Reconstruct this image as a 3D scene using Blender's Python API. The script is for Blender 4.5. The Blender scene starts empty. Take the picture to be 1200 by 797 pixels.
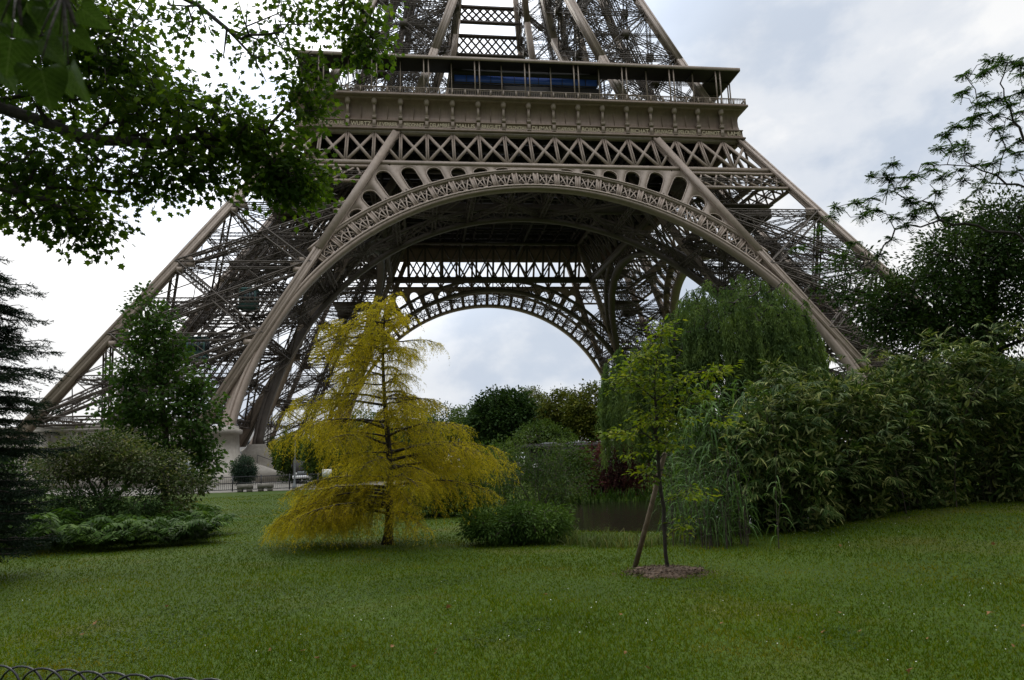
import bpy, math, random
import numpy as np
from mathutils import Matrix, Vector

# ------------------------------------------------------------------ camera, light, exposure
SC = bpy.context.scene
COL = SC.collection
EYE = np.array([0.0, 0.0, 1.585])
FPX, PW, PH = 817.63, 1200.0, 797.0
YAW, PITCH, ROLL = 0.13294, 0.16853, -0.03417


def cam_axes():
    f0 = np.array([math.sin(YAW), math.cos(YAW), 0.0])
    r0 = np.array([math.cos(YAW), -math.sin(YAW), 0.0])
    up = np.array([0, 0, 1.0])
    f = math.cos(PITCH) * f0 + math.sin(PITCH) * up
    u = -math.sin(PITCH) * f0 + math.cos(PITCH) * up
    return math.cos(ROLL) * r0 + math.sin(ROLL) * u, -math.sin(ROLL) * r0 + math.cos(ROLL) * u, f


CR, CU, CF = cam_axes()
cam_data = bpy.data.cameras.new('camera')
cam = bpy.data.objects.new('camera', cam_data)
COL.objects.link(cam)
M4 = Matrix.Identity(4)
for i in range(3):
    M4[i][0], M4[i][1], M4[i][2], M4[i][3] = CR[i], CU[i], -CF[i], EYE[i]
cam.matrix_world = M4
cam_data.sensor_width = 36.0
cam_data.lens = FPX / PW * 36.0
cam_data.dof.use_dof = True
cam_data.dof.focus_distance = 45.0
cam_data.dof.aperture_fstop = 5.4
cam_data.clip_start = 0.05
cam_data.clip_end = 6000.0
SC.camera = cam

SUN_DIR = np.array([-0.135, 0.79, 0.60]); SUN_DIR /= np.linalg.norm(SUN_DIR)
SUN_EL = math.asin(SUN_DIR[2]); SUN_AZ = math.atan2(SUN_DIR[0], SUN_DIR[1])
world = bpy.data.worlds.new('World')
SC.world = world
world.use_nodes = True
wn, wl = world.node_tree.nodes, world.node_tree.links
wn.clear()


def N(nodes, typ, **kw):
    n = nodes.new(typ)
    for k, v in kw.items():
        setattr(n, k, v)
    return n


def ramp(nodes, stops, interp='EASE'):
    n = nodes.new('ShaderNodeValToRGB')
    n.color_ramp.interpolation = interp
    e = n.color_ramp.elements
    while len(e) < len(stops):
        e.new(0.5)
    for s, (p, c) in zip(e, stops):
        s.position = p
        s.color = (c[0], c[1], c[2], 1.0)
    return n


w_out = N(wn, 'ShaderNodeOutputWorld')
sky = N(wn, 'ShaderNodeTexSky', sky_type='NISHITA', sun_disc=False)
sky.sun_elevation = SUN_EL
sky.sun_rotation = SUN_AZ
bg_sky = N(wn, 'ShaderNodeBackground'); bg_sky.inputs['Strength'].default_value = 0.10
wl.new(sky.outputs['Color'], bg_sky.inputs['Color'])
tc = N(wn, 'ShaderNodeTexCoord')
mp = N(wn, 'ShaderNodeMapping'); mp.inputs['Scale'].default_value = (1.0, 1.0, 1.5)
mp.inputs['Location'].default_value = (5.75, 0.23, 2.48)
wl.new(tc.outputs['Generated'], mp.inputs['Vector'])
n1 = N(wn, 'ShaderNodeTexNoise'); n1.inputs['Scale'].default_value = 2.3; n1.inputs['Detail'].default_value = 7.0
n1.inputs['Roughness'].default_value = 0.55; n1.inputs['Distortion'].default_value = 0.15
n2 = N(wn, 'ShaderNodeTexNoise'); n2.inputs['Scale'].default_value = 5.2; n2.inputs['Detail'].default_value = 6.0
n2.inputs['Roughness'].default_value = 0.5; n2.inputs['Distortion'].default_value = 0.2
for nn in (n1, n2):
    wl.new(mp.outputs['Vector'], nn.inputs['Vector'])
# cloud colour: grey-blue undersides to bright white tops
cr = ramp(wn, [(0.40, (0.60, 0.67, 0.78)), (0.485, (0.80, 0.835, 0.89)), (0.56, (1.0, 1.0, 1.0))])
wl.new(n1.outputs['Fac'], cr.inputs['Fac'])
# brighter cloud round the hidden sun
dotn = N(wn, 'ShaderNodeVectorMath', operation='DOT_PRODUCT'); dotn.inputs[1].default_value = tuple(SUN_DIR)
wl.new(tc.outputs['Generated'], dotn.inputs[0])
gl = ramp(wn, [(0.30, (0.36,) * 3), (0.62, (0.92,) * 3), (0.82, (1.0,) * 3), (1.0, (1.0,) * 3)], 'LINEAR')   # dim opposite the sun
dh = N(wn, 'ShaderNodeMath', operation='MULTIPLY_ADD'); dh.inputs[1].default_value = 0.5; dh.inputs[2].default_value = 0.5
wl.new(dotn.outputs['Value'], dh.inputs[0]); wl.new(dh.outputs['Value'], gl.inputs['Fac'])
gs = N(wn, 'ShaderNodeMapRange'); gs.interpolation_type = 'SMOOTHSTEP'
gs.inputs['From Min'].default_value = 0.84; gs.inputs['From Max'].default_value = 1.0
gs.inputs['To Min'].default_value = 1.0; gs.inputs['To Max'].default_value = 2.0
wl.new(dotn.outputs['Value'], gs.inputs['Value'])
gm = N(wn, 'ShaderNodeMath', operation='MULTIPLY')
wl.new(gl.outputs['Color'], gm.inputs[0]); wl.new(gs.outputs['Result'], gm.inputs[1])
bg_cl = N(wn, 'ShaderNodeBackground')
wl.new(cr.outputs['Color'], bg_cl.inputs['Color'])
# overcast sky: brighter overhead than at the horizon
sepz = N(wn, 'ShaderNodeSeparateXYZ'); wl.new(tc.outputs['Generated'], sepz.inputs['Vector'])
zen = N(wn, 'ShaderNodeMapRange'); zen.interpolation_type = 'SMOOTHSTEP'
zen.inputs['From Min'].default_value = 0.5; zen.inputs['From Max'].default_value = 1.0
zen.inputs['To Min'].default_value = 1.0; zen.inputs['To Max'].default_value = 3.6
wl.new(sepz.outputs['Z'], zen.inputs['Value'])
mz = N(wn, 'ShaderNodeMath', operation='MULTIPLY')
wl.new(gm.outputs['Value'], mz.inputs[0]); wl.new(zen.outputs['Result'], mz.inputs[1])
wl.new(mz.outputs['Value'], bg_cl.inputs['Strength'])
cov = ramp(wn, [(0.28, (0.84, 0.84, 0.84)), (0.42, (0.95, 0.95, 0.95)), (0.6, (1, 1, 1))])
wl.new(n2.outputs['Fac'], cov.inputs['Fac'])
mixw = N(wn, 'ShaderNodeMixShader')
wl.new(cov.outputs['Color'], mixw.inputs['Fac'])
wl.new(bg_sky.outputs['Background'], mixw.inputs[1])
wl.new(bg_cl.outputs['Background'], mixw.inputs[2])
wl.new(mixw.outputs['Shader'], w_out.inputs['Surface'])

sun_d = bpy.data.lights.new('sun', 'SUN')
sun_d.energy = 1.5
sun_d.angle = math.radians(14)
sun_d.color = (1.0, 0.95, 0.87)
sun = bpy.data.objects.new('sun', sun_d)
COL.objects.link(sun)
sun.rotation_euler = Vector(SUN_DIR).to_track_quat('Z', 'Y').to_euler()
sun.location = (0, 0, 60)

SC.view_settings.view_transform = 'Standard'
SC.view_settings.look = 'None'
SC.view_settings.exposure = 0.0
SC.view_settings.gamma = 1.0
SC.view_settings.use_curve_mapping = False
SC.render.engine = 'CYCLES'
SC.cycles.use_denoising = True
SC.cycles.max_bounces = 6
SC.cycles.diffuse_bounces = 3
SC.cycles.glossy_bounces = 2
SC.cycles.transmission_bounces = 4
SC.cycles.transparent_max_bounces = 4

# ------------------------------------------------------------------ helpers


def at(px, py, d):
    """world point at pixel (px, py) of the 1200x797 photo and camera depth d"""
    return EYE + d * (CF + (px - PW / 2) / FPX * CR - (py - PH / 2) / FPX * CU)


def smooth(a, b, x):
    t = np.clip((np.asarray(x, float) - a) / (b - a), 0, 1)
    return t * t * (3 - 2 * t)


POND_C = at(755, 600, 20.0)[:2]
POND_R = (4.6, 5.2)


def gz(x, y):
    x = np.asarray(x, float); y = np.asarray(y, float)
    near = 1 - smooth(25, 60, np.hypot(x, y))
    z = 0.05 * np.sin(x * 0.35 + 1.0) * np.sin(y * 0.28) * smooth(5, 9, y) * near
    q = ((x - POND_C[0]) / POND_R[0]) ** 2 + ((y - POND_C[1]) / POND_R[1]) ** 2
    z = (z + 0.30 * smooth(3.5, 11, x) * near * (1 - smooth(18, 30, y))) * smooth(1.0, 2.4, q)
    z = z - 0.55 * (1 - smooth(0.75, 1.25, q))
    return z


def ground(px, py):
    d0 = CF + (px - PW / 2) / FPX * CR - (py - PH / 2) / FPX * CU
    t = -EYE[2] / d0[2]
    for _ in range(12):
        p = EYE + t * d0
        t = (float(gz(p[0], p[1])) - EYE[2]) / d0[2]
    p = EYE + t * d0
    return np.array([p[0], p[1], float(gz(p[0], p[1]))])


def ground_at(px, d):
    """ground point in the column of pixel px at horizontal camera depth d"""
    p = at(px, 540, d)
    return np.array([p[0], p[1], float(gz(p[0], p[1]))])


def unit(v):
    v = np.asarray(v, float)
    return v / np.maximum(np.linalg.norm(v, axis=-1, keepdims=True), 1e-9)


class MB:
    """collects polygons as numpy arrays, builds one mesh object"""

    def __init__(self):
        self.V, self.F, self.n = [], [], 0

    def add(self, v, faces):
        v = np.asarray(v, float).reshape(-1, 3)
        for f in faces:
            f = np.asarray(f, np.int64)
            if f.size:
                self.F.append(f + self.n)
        self.V.append(v)
        self.n += len(v)

    def beams(self, A, B, w, h=None, up=(0, 0, 1), caps=True):
        A = np.asarray(A, float).reshape(-1, 3); B = np.asarray(B, float).reshape(-1, 3)
        h = w if h is None else h
        n = len(A)
        d = unit(B - A)
        U = np.broadcast_to(np.asarray(up, float), (n, 3)).copy()
        par = np.abs((d * unit(U)).sum(1)) > 0.985
        U[par] = np.array([0.0, 1.0, 0.0])
        par2 = np.abs((d * unit(U)).sum(1)) > 0.985
        U[par2] = np.array([1.0, 0.0, 0.0])
        s = unit(np.cross(d, U)); t = np.cross(s, d)
        w = np.broadcast_to(np.asarray(w, float), (n,))[:, None] / 2
        h = np.broadcast_to(np.asarray(h, float), (n,))[:, None] / 2
        v = np.stack([A - s * w - t * h, A + s * w - t * h, A + s * w + t * h, A - s * w + t * h,
                      B - s * w - t * h, B + s * w - t * h, B + s * w + t * h, B - s * w + t * h], 1)
        q = [[0, 1, 5, 4], [1, 2, 6, 5], [2, 3, 7, 6], [3, 0, 4, 7]]
        if caps:
            q += [[3, 2, 1, 0], [4, 5, 6, 7]]
        q = np.array(q)
        f = (np.arange(n)[:, None, None] * 8 + q[None]).reshape(-1, 4)
        self.add(v.reshape(-1, 3), [f])

    def box(self, c, s):
        c = np.asarray(c, float); s = np.asarray(s, float) / 2
        a = c - np.array([0, s[1], 0]); b = c + np.array([0, s[1], 0])
        self.beams([a], [b], 2 * s[0], 2 * s[2])

    def tube(self, pts, rad, sides=7, cap=True):
        P = np.asarray(pts, float); n = len(P)
        rad = np.broadcast_to(np.asarray(rad, float), (n,))
        T = unit(np.gradient(P, axis=0))
        ref = np.array([0.0, 0, 1]) if abs(T[0][2]) < 0.9 else np.array([1.0, 0, 0])
        s = np.cross(T[0], ref); s /= np.linalg.norm(s)
        S = []
        for i in range(n):
            s = s - T[i] * (s @ T[i]); s = s / max(np.linalg.norm(s), 1e-9); S.append(s)
        S = np.array(S); U = np.cross(T, S)
        a = np.arange(sides) / sides * 2 * np.pi
        v = P[:, None] + rad[:, None, None] * (np.cos(a)[None, :, None] * S[:, None] + np.sin(a)[None, :, None] * U[:, None])
        i = np.arange(n - 1)[:, None] * sides; j = np.arange(sides)[None]; k = (j + 1) % sides
        f = np.stack([i + j, i + k, i + sides + k, i + sides + j], -1).reshape(-1, 4)
        fs = [f]
        if cap:
            fs.append(np.array([list(range(sides))[::-1]])); fs.append(np.array([[(n - 1) * sides + q for q in range(sides)]]))
        self.add(v.reshape(-1, 3), fs)

    def edges_tubes(self, A, B, ra, rb, sides=5):
        """many independent tapered tubes at once"""
        A = np.asarray(A, float); B = np.asarray(B, float); n = len(A)
        if n == 0:
            return
        d = unit(B - A)
        U = np.tile(np.array([0.31, 0.17, 0.93]), (n, 1))
        par = np.abs((d * unit(U)).sum(1)) > 0.95
        U[par] = np.array([0.9, -0.3, 0.1])
        s = unit(np.cross(d, U)); t = np.cross(s, d)
        a = np.arange(sides) / sides * 2 * np.pi
        ring = np.cos(a)[None, :, None] * s[:, None] + np.sin(a)[None, :, None] * t[:, None]
        v = np.concatenate([A[:, None] + ring * np.reshape(ra, (-1, 1, 1)), B[:, None] + ring * np.reshape(rb, (-1, 1, 1))], 1)
        j = np.arange(sides); k = (j + 1) % sides
        q = np.stack([j, k, k + sides, j + sides], -1)
        f = (np.arange(n)[:, None, None] * 2 * sides + q[None]).reshape(-1, 4)
        self.add(v.reshape(-1, 3), [f])

    def lathe(self, prof, seg=24, c=(0, 0, 0)):
        """prof: list of (r, z)"""
        P = np.asarray(prof, float); n = len(P)
        a = np.arange(seg) / seg * 2 * np.pi
        v = np.stack([P[:, None, 0] * np.cos(a), P[:, None, 0] * np.sin(a), np.repeat(P[:, 1:2], seg, 1)], -1).reshape(-1, 3) + np.asarray(c, float)
        i = np.arange(n - 1)[:, None] * seg; j = np.arange(seg)[None]; k = (j + 1) % seg
        f = np.stack([i + j, i + k, i + seg + k, i + seg + j], -1).reshape(-1, 4)
        self.add(v, [f, np.array([list(range(seg))[::-1]]), np.array([[(n - 1) * seg + q for q in range(seg)]])])

    def prism(self, poly, a, b):
        """poly: (n,3) outline at a, extruded by vector b - a"""
        P = np.asarray(poly, float); n = len(P); e = np.asarray(b, float) - np.asarray(a, float)
        v = np.concatenate([P, P + e]); j = np.arange(n); k = (j + 1) % n
        self.add(v, [np.stack([j, k, k + n, j + n], -1), np.array([j[::-1]]), np.array([j + n])])

    def leaves(self, P, D, Nn, L, W, tmpl):
        """instances of a leaf template: tip direction D, face normal Nn"""
        P = np.asarray(P, float); n = len(P)
        if n == 0:
            return
        D = unit(D); S = unit(np.cross(Nn, D)); Nn = np.cross(D, S)
        tv, tf = tmpl
        L = np.broadcast_to(np.asarray(L, float), (n,))[:, None, None]; W = np.broadcast_to(np.asarray(W, float), (n,))[:, None, None]
        v = P[:, None] + L * tv[None, :, 0:1] * D[:, None] + W * tv[None, :, 1:2] * S[:, None] + L * tv[None, :, 2:3] * Nn[:, None]
        k = len(tv)
        fs = [(np.arange(n)[:, None, None] * k + f[None]).reshape(-1, f.shape[1]) for f in tf]
        self.add(v.reshape(-1, 3), fs)

    def build(self, name, mat, parent=None, smooth_shade=False, loc=None):
        me = bpy.data.meshes.new(name)
        V = np.concatenate(self.V) if self.V else np.zeros((0, 3))
        me.vertices.add(len(V))
        me.vertices.foreach_set('co', V.astype(np.float32).ravel())
        li = np.concatenate([f.ravel() for f in self.F]).astype(np.int32)
        tot = np.concatenate([np.full(len(f), f.shape[1], np.int32) for f in self.F])
        st = np.concatenate([[0], np.cumsum(tot)[:-1]]).astype(np.int32)
        me.loops.add(len(li)); me.loops.foreach_set('vertex_index', li)
        me.polygons.add(len(tot)); me.polygons.foreach_set('loop_start', st)
        try:
            me.polygons.foreach_set('loop_total', tot)
        except Exception:
            pass
        if smooth_shade:
            me.polygons.foreach_set('use_smooth', np.ones(len(tot), bool))
        me.update(calc_edges=True)
        me.validate()
        me.materials.append(mat)
        o = bpy.data.objects.new(name, me)
        COL.objects.link(o)
        if parent is not None:
            o.parent = parent
        if loc is not None:
            o.location = loc
        return o


def tag(o, label=None, cat=None, group=None, kind=None):
    if label:
        o['label'] = label
    if cat:
        o['category'] = cat
    if group:
        o['group'] = group
    if kind:
        o['kind'] = kind
    return o


def empty(name, loc=(0, 0, 0), rz=0.0):
    o = bpy.data.objects.new(name, None)
    o.empty_display_size = 0.3
    COL.objects.link(o)
    o.location = tuple(loc)
    o.rotation_euler = (0, 0, rz)
    return o


def copy_tree(o, parent=None):
    c = o.copy()
    COL.objects.link(c)
    if parent is not None:
        c.parent = parent
    for ch in list(o.children):
        copy_tree(ch, c)
    return c


# leaf templates: (verts (x along, y across, z normal), faces)
T_RHOMB = (np.array([[0, 0, 0], [0.45, 0.5, 0.06], [1, 0, -0.05], [0.45, -0.5, 0.06]]), [np.array([[0, 1, 2], [0, 2, 3]])])
T_OVAL = (np.array([[0, 0, 0], [0.25, 0.4, 0.05], [0.6, 0.46, 0.04], [1, 0, -0.1], [0.6, -0.46, 0.04], [0.25, -0.4, 0.05], [0.45, 0, -0.02]]),
          [np.array([[0, 1, 6], [1, 2, 6], [2, 3, 6], [3, 4, 6], [4, 5, 6], [5, 0, 6]])])
T_LANCE = (np.array([[0, 0, 0], [0.3, 0.5, 0.03], [0.65, 0.38, -0.04], [1, 0, -0.22], [0.65, -0.38, -0.04], [0.3, -0.5, 0.03]]),
           [np.array([[0, 1, 5]]), np.array([[1, 2, 4, 5]]), np.array([[2, 3, 4]])])
T_NEEDLE = (np.array([[0, -0.5, 0], [0, 0.5, 0], [1, 0.15, -0.05], [1, -0.15, -0.05]]), [np.array([[0, 1, 2, 3]])])
_ml = [(0, 0), (0.12, 0.32), (0.02, 0.52), (0.36, 0.36), (0.52, 0.62), (0.66, 0.22), (1.0, 0.0), (0.66, -0.22), (0.52, -0.62), (0.36, -0.36), (0.02, -0.52), (0.12, -0.32), (0.35, 0.0)]
T_MAPLE = (np.array([[a, b, 0.05 - 0.12 * a * a] for a, b in _ml]), [np.array([[i, (i + 1) % 12, 12] for i in range(12)])])

# ------------------------------------------------------------------ materials


def principled(name, color, rough=0.7, var=0.0, scale=4.0, bump=0.0, metallic=0.0, spec=0.4, col2=None, detail=4.0):
    m = bpy.data.materials.new(name)
    m.use_nodes = True
    n, l = m.node_tree.nodes, m.node_tree.links
    b = n['Principled BSDF']
    b.inputs['Roughness'].default_value = rough
    b.inputs['Metallic'].default_value = metallic
    b.inputs['Specular IOR Level'].default_value = spec
    if var or col2 or bump:
        t = N(n, 'ShaderNodeTexCoord')
        nz = N(n, 'ShaderNodeTexNoise'); nz.inputs['Scale'].default_value = scale; nz.inputs['Detail'].default_value = detail
        nz.inputs['Roughness'].default_value = 0.65
        l.new(t.outputs['Object'], nz.inputs['Vector'])
        c = np.array(color)
        c2 = np.array(col2) if col2 else np.clip(c * (1 + var), 0, 1)
        c1 = c * (1 - var)
        rp = ramp(n, [(0.35, c1), (0.65, c2)], 'LINEAR')
        l.new(nz.outputs['Fac'], rp.inputs['Fac'])
        l.new(rp.outputs['Color'], b.inputs['Base Color'])
        if bump:
            bp = N(n, 'ShaderNodeBump'); bp.inputs['Strength'].default_value = bump; bp.inputs['Distance'].default_value = 0.05
            l.new(nz.outputs['Fac'], bp.inputs['Height'])
            l.new(bp.outputs['Normal'], b.inputs['Normal'])
    else:
        b.inputs['Base Color'].default_value = (*color, 1)
    return m


def leafmat(name, c1, c2, c3=None, trans=0.35, rough=0.6, spec=0.06, tint=(1.25, 1.3, 0.6), clump=1.1, cl=1.0):
    """leaf colours vary from leaf to leaf; thin leaves let some light through"""
    m = bpy.data.materials.new(name)
    m.use_nodes = True
    n, l = m.node_tree.nodes, m.node_tree.links
    b = n['Principled BSDF']; out = n['Material Output']
    g = N(n, 'ShaderNodeNewGeometry')
    stops = [(0.0, c1), (0.6, c2), (1.0, c3 or c2)]
    rp = ramp(n, stops, 'LINEAR')
    l.new(g.outputs['Random Per Island'], rp.inputs['Fac'])
    # younger and older foliage grows in clumps
    tcn = N(n, 'ShaderNodeTexCoord'); nzc = N(n, 'ShaderNodeTexNoise'); nzc.inputs['Scale'].default_value = clump; nzc.inputs['Detail'].default_value = 2.5
    l.new(tcn.outputs['Object'], nzc.inputs['Vector'])
    rc = ramp(n, [(0.36, (1 - 0.38 * cl, 1 - 0.32 * cl, 1 - 0.28 * cl)), (0.5, (1.0, 1.0, 1.0)), (0.64, (1 + 0.5 * cl, 1 + 0.38 * cl, 1 + 0.25 * cl))], 'LINEAR')
    l.new(nzc.outputs['Fac'], rc.inputs['Fac'])
    cm = N(n, 'ShaderNodeMix', data_type='RGBA', blend_type='MULTIPLY'); cm.inputs['Factor'].default_value = 1.0
    l.new(rp.outputs['Color'], cm.inputs['A']); l.new(rc.outputs['Color'], cm.inputs['B'])
    l.new(cm.outputs['Result'], b.inputs['Base Color'])
    b.inputs['Roughness'].default_value = rough
    b.inputs['Specular IOR Level'].default_value = spec
    tr = N(n, 'ShaderNodeBsdfTranslucent')
    mu = N(n, 'ShaderNodeMix', data_type='RGBA', blend_type='MULTIPLY')
    mu.inputs['Factor'].default_value = 1.0
    l.new(cm.outputs['Result'], mu.inputs['A'])
    mu.inputs['B'].default_value = (*tint, 1)
    l.new(mu.outputs['Result'], tr.inputs['Color'])
    mx = N(n, 'ShaderNodeMixShader'); mx.inputs['Fac'].default_value = trans
    l.new(b.outputs['BSDF'], mx.inputs[1]); l.new(tr.outputs['BSDF'], mx.inputs[2])
    l.new(mx.outputs['Shader'], out.inputs['Surface'])
    return m


def iron_mat(name, color, rough, *_):
    """old brown paint: broad fading, vertical rain streaks and fine grime"""
    m = principled(name, color, rough, 0.10, 0.8, 0.0, 0.0, 0.3)
    n, l = m.node_tree.nodes, m.node_tree.links
    b = n['Principled BSDF']; src = b.inputs['Base Color'].links[0].from_socket
    t = N(n, 'ShaderNodeTexCoord'); mp_ = N(n, 'ShaderNodeMapping'); mp_.inputs['Scale'].default_value = (2.6, 2.6, 0.22)
    l.new(t.outputs['Object'], mp_.inputs['Vector'])
    a = N(n, 'ShaderNodeTexNoise'); a.inputs['Scale'].default_value = 1.0; a.inputs['Detail'].default_value = 5; a.inputs['Roughness'].default_value = 0.7
    l.new(mp_.outputs['Vector'], a.inputs['Vector'])
    r = ramp(n, [(0.34, (0.86, 0.85, 0.84)), (0.50, (1.0, 1.0, 1.0)), (0.68, (1.06, 1.06, 1.06))], 'LINEAR'); l.new(a.outputs['Fac'], r.inputs['Fac'])
    mu = N(n, 'ShaderNodeMix', data_type='RGBA', blend_type='MULTIPLY'); mu.inputs['Factor'].default_value = 1
    l.new(src, mu.inputs['A']); l.new(r.outputs['Color'], mu.inputs['B'])
    l.new(mu.outputs['Result'], b.inputs['Base Color'])
    return m


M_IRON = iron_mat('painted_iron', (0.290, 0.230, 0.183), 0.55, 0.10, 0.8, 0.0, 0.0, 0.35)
M_IRON_SHADE = iron_mat('shaded_iron_lattice', (0.095, 0.077, 0.062), 0.6, 0.10, 1.2, 0.0, 0.0, 0.3)  # same paint as the outer iron, darkened to carry the interior shade
M_FRIEZE = iron_mat('painted_iron_plate', (0.205, 0.150, 0.112), 0.6, 0.12, 0.9)
M_DARKIRON = principled('dark_iron', (0.045, 0.040, 0.037), 0.6, 0.1, 2.0)
M_GOLD = principled('gilt_letters', (0.52, 0.44, 0.30), 0.5, 0.05, 3.0, spec=0.5)
M_STONE = principled('pale_stone', (0.34, 0.31, 0.265), 0.85, 0.16, 1.6, 0.25)
M_WALL = principled('pale_plaster_wall', (0.42, 0.41, 0.39), 0.85, 0.08, 0.7, 0.1)
M_SLATE = principled('slate_roof', (0.12, 0.13, 0.155), 0.5, 0.12, 2.0)
M_DECK = principled('deck_steel', (0.032, 0.027, 0.023), 0.7, 0.1, 1.0)
M_GLASSB = principled('blue_glass', (0.05, 0.11, 0.42), 0.25, 0.10, 0.4, spec=0.4)
M_GLASSD = principled('dark_glass', (0.02, 0.03, 0.035), 0.12, spec=0.6)
M_TEAL = principled('teal_panel', (0.10, 0.20, 0.19), 0.35, 0.1, 1.0)
M_BARK = principled('bark', (0.060, 0.047, 0.036), 0.9, 0.35, 14.0, 0.5)
M_BARKD = principled('dark_bark', (0.030, 0.024, 0.019), 0.9, 0.35, 14.0, 0.5)
M_STAKE = principled('weathered_stake_wood', (0.15, 0.11, 0.075), 0.85, 0.3, 9.0, 0.3)
M_MULCH = principled('mulch', (0.085, 0.055, 0.035), 0.95, 0.5, 22.0, 0.8)
M_BLACKM = principled('black_painted_metal', (0.012, 0.012, 0.013), 0.4, 0.1, 4.0)
M_GREYM = principled('grey_metal', (0.16, 0.17, 0.17), 0.5, 0.1, 4.0)
M_WHITEM = principled('white_paint', (0.72, 0.72, 0.70), 0.5, 0.05, 2.0)
M_RUBBER = principled('rubber', (0.02, 0.02, 0.02), 0.8, 0.1, 8.0)
M_PATH = principled('gravel_path', (0.17, 0.155, 0.13), 0.95, 0.18, 5.0, 0.3)
# ------------------------------------------------------------------ ground, pond


def axis(lo, hi, step, far):
    a = list(np.arange(lo, hi + step / 2, step))
    s = step
    while a[-1] < far:
        s *= 1.35; a.append(a[-1] + s)
    s = step; b = []
    x = lo
    while x > -far:
        s *= 1.35; x -= s; b.append(x)
    return np.array(b[::-1] + a)


def build_ground():
    X = axis(-16, 22, 0.3, 2600); Y = axis(0, 34, 0.3, 2600)
    gx, gy = np.meshgrid(X, Y)
    v = np.stack([gx, gy, gz(gx, gy)], -1).reshape(-1, 3)
    nx, ny = len(X), len(Y)
    i = np.arange(ny - 1)[:, None] * nx; j = np.arange(nx - 1)[None]
    f = np.stack([i + j, i + j + 1, i + nx + j + 1, i + nx + j], -1).reshape(-1, 4)
    m = bpy.data.materials.new('lawn_soil'); m.use_nodes = True
    n, l = m.node_tree.nodes, m.node_tree.links
    b = n['Principled BSDF']; b.inputs['Roughness'].default_value = 0.95; b.inputs['Specular IOR Level'].default_value = 0.15
    t = N(n, 'ShaderNodeTexCoord')
    a1 = N(n, 'ShaderNodeTexNoise'); a1.inputs['Scale'].default_value = 0.45; a1.inputs['Detail'].default_value = 5
    a2 = N(n, 'ShaderNodeTexNoise'); a2.inputs['Scale'].default_value = 22; a2.inputs['Detail'].default_value = 5
    for q in (a1, a2):
        l.new(t.outputs['Object'], q.inputs['Vector'])
    r1 = ramp(n, [(0.36, (0.030, 0.054, 0.004)), (0.55, (0.038, 0.066, 0.005)), (0.68, (0.056, 0.066, 0.009))], 'LINEAR')
    r2 = ramp(n, [(0.3, (0.55, 0.55, 0.5)), (0.7, (1.25, 1.25, 1.2))], 'LINEAR')
    l.new(a1.outputs['Fac'], r1.inputs['Fac']); l.new(a2.outputs['Fac'], r2.inputs['Fac'])
    mu = N(n, 'ShaderNodeMix', data_type='RGBA', blend_type='MULTIPLY'); mu.inputs['Factor'].default_value = 1
    l.new(r1.outputs['Color'], mu.inputs['A']); l.new(r2.outputs['Color'], mu.inputs['B'])
    l.new(mu.outputs['Result'], b.inputs['Base Color'])
    bp = N(n, 'ShaderNodeBump'); bp.inputs['Strength'].default_value = 0.6; bp.inputs['Distance'].default_value = 0.03
    l.new(a2.outputs['Fac'], bp.inputs['Height']); l.new(bp.outputs['Normal'], b.inputs['Normal'])
    mb = MB(); mb.add(v, [f])
    tag(mb.build('ground', m, smooth_shade=True), 'broad green park lawn', None, None, 'structure')
    # pond water
    mw = bpy.data.materials.new('pond_water'); mw.use_nodes = True
    b = mw.node_tree.nodes['Principled BSDF']
    b.inputs['Base Color'].default_value = (0.018, 0.017, 0.010, 1); b.inputs['Roughness'].default_value = 0.06
    n, l = mw.node_tree.nodes, mw.node_tree.links
    nz = N(n, 'ShaderNodeTexNoise'); nz.inputs['Scale'].default_value = 5; t = N(n, 'ShaderNodeTexCoord')
    l.new(t.outputs['Object'], nz.inputs['Vector'])
    bp = N(n, 'ShaderNodeBump'); bp.inputs['Strength'].default_value = 0.3; bp.inputs['Distance'].default_value = 0.03
    l.new(nz.outputs['Fac'], bp.inputs['Height']); l.new(bp.outputs['Normal'], b.inputs['Normal'])
    mb = MB(); a = np.linspace(0, 2 * np.pi, 48, endpoint=False)
    v = np.stack([POND_C[0] + POND_R[0] * 1.08 * np.cos(a), POND_C[1] + POND_R[1] * 1.08 * np.sin(a), np.full(48, -0.07)], -1)
    mb.add(v, [np.arange(48)[None]])
    tag(mb.build('water', mw), 'dark still pond water behind the low grasses', None, None, 'structure')
    # plaza / path beyond the lawn
    mb = MB()
    p = [ground_at(120, 46.5), ground_at(470, 47.5), ground_at(640, 300), ground_at(-200, 300)]
    v = np.array([[q[0], q[1], 0.012] for q in p])
    mb.add(v, [np.array([[0, 1, 2, 3]])])
    tag(mb.build('path', M_PATH), 'pale gravel path and esplanade under the tower', None, None, 'structure')


build_ground()

# ------------------------------------------------------------------ the tower (local frame: metres, z = 1 is the lawn level)
TOWER = empty('lattice_tower', (17.1154, 134.3483, -1.0))
tag(TOWER, 'huge brown iron lattice tower with great arches spanning the view behind the garden', 'tower')


def o1(z):
    return 60.78 - 0.5093 * np.asarray(z, float)


def i1(z):
    return 43.05 - 0.4406 * np.asarray(z, float)


ZZ = [57.6, 69.5, 84.3, 100.0, 118.0]


def o2(z):
    return np.interp(z, ZZ, [31.9, 28.0, 23.2, 19.4, 16.8])


def i2(z):
    return np.interp(z, ZZ, [17.6, 14.2, 10.0, 7.9, 6.5])


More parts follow.
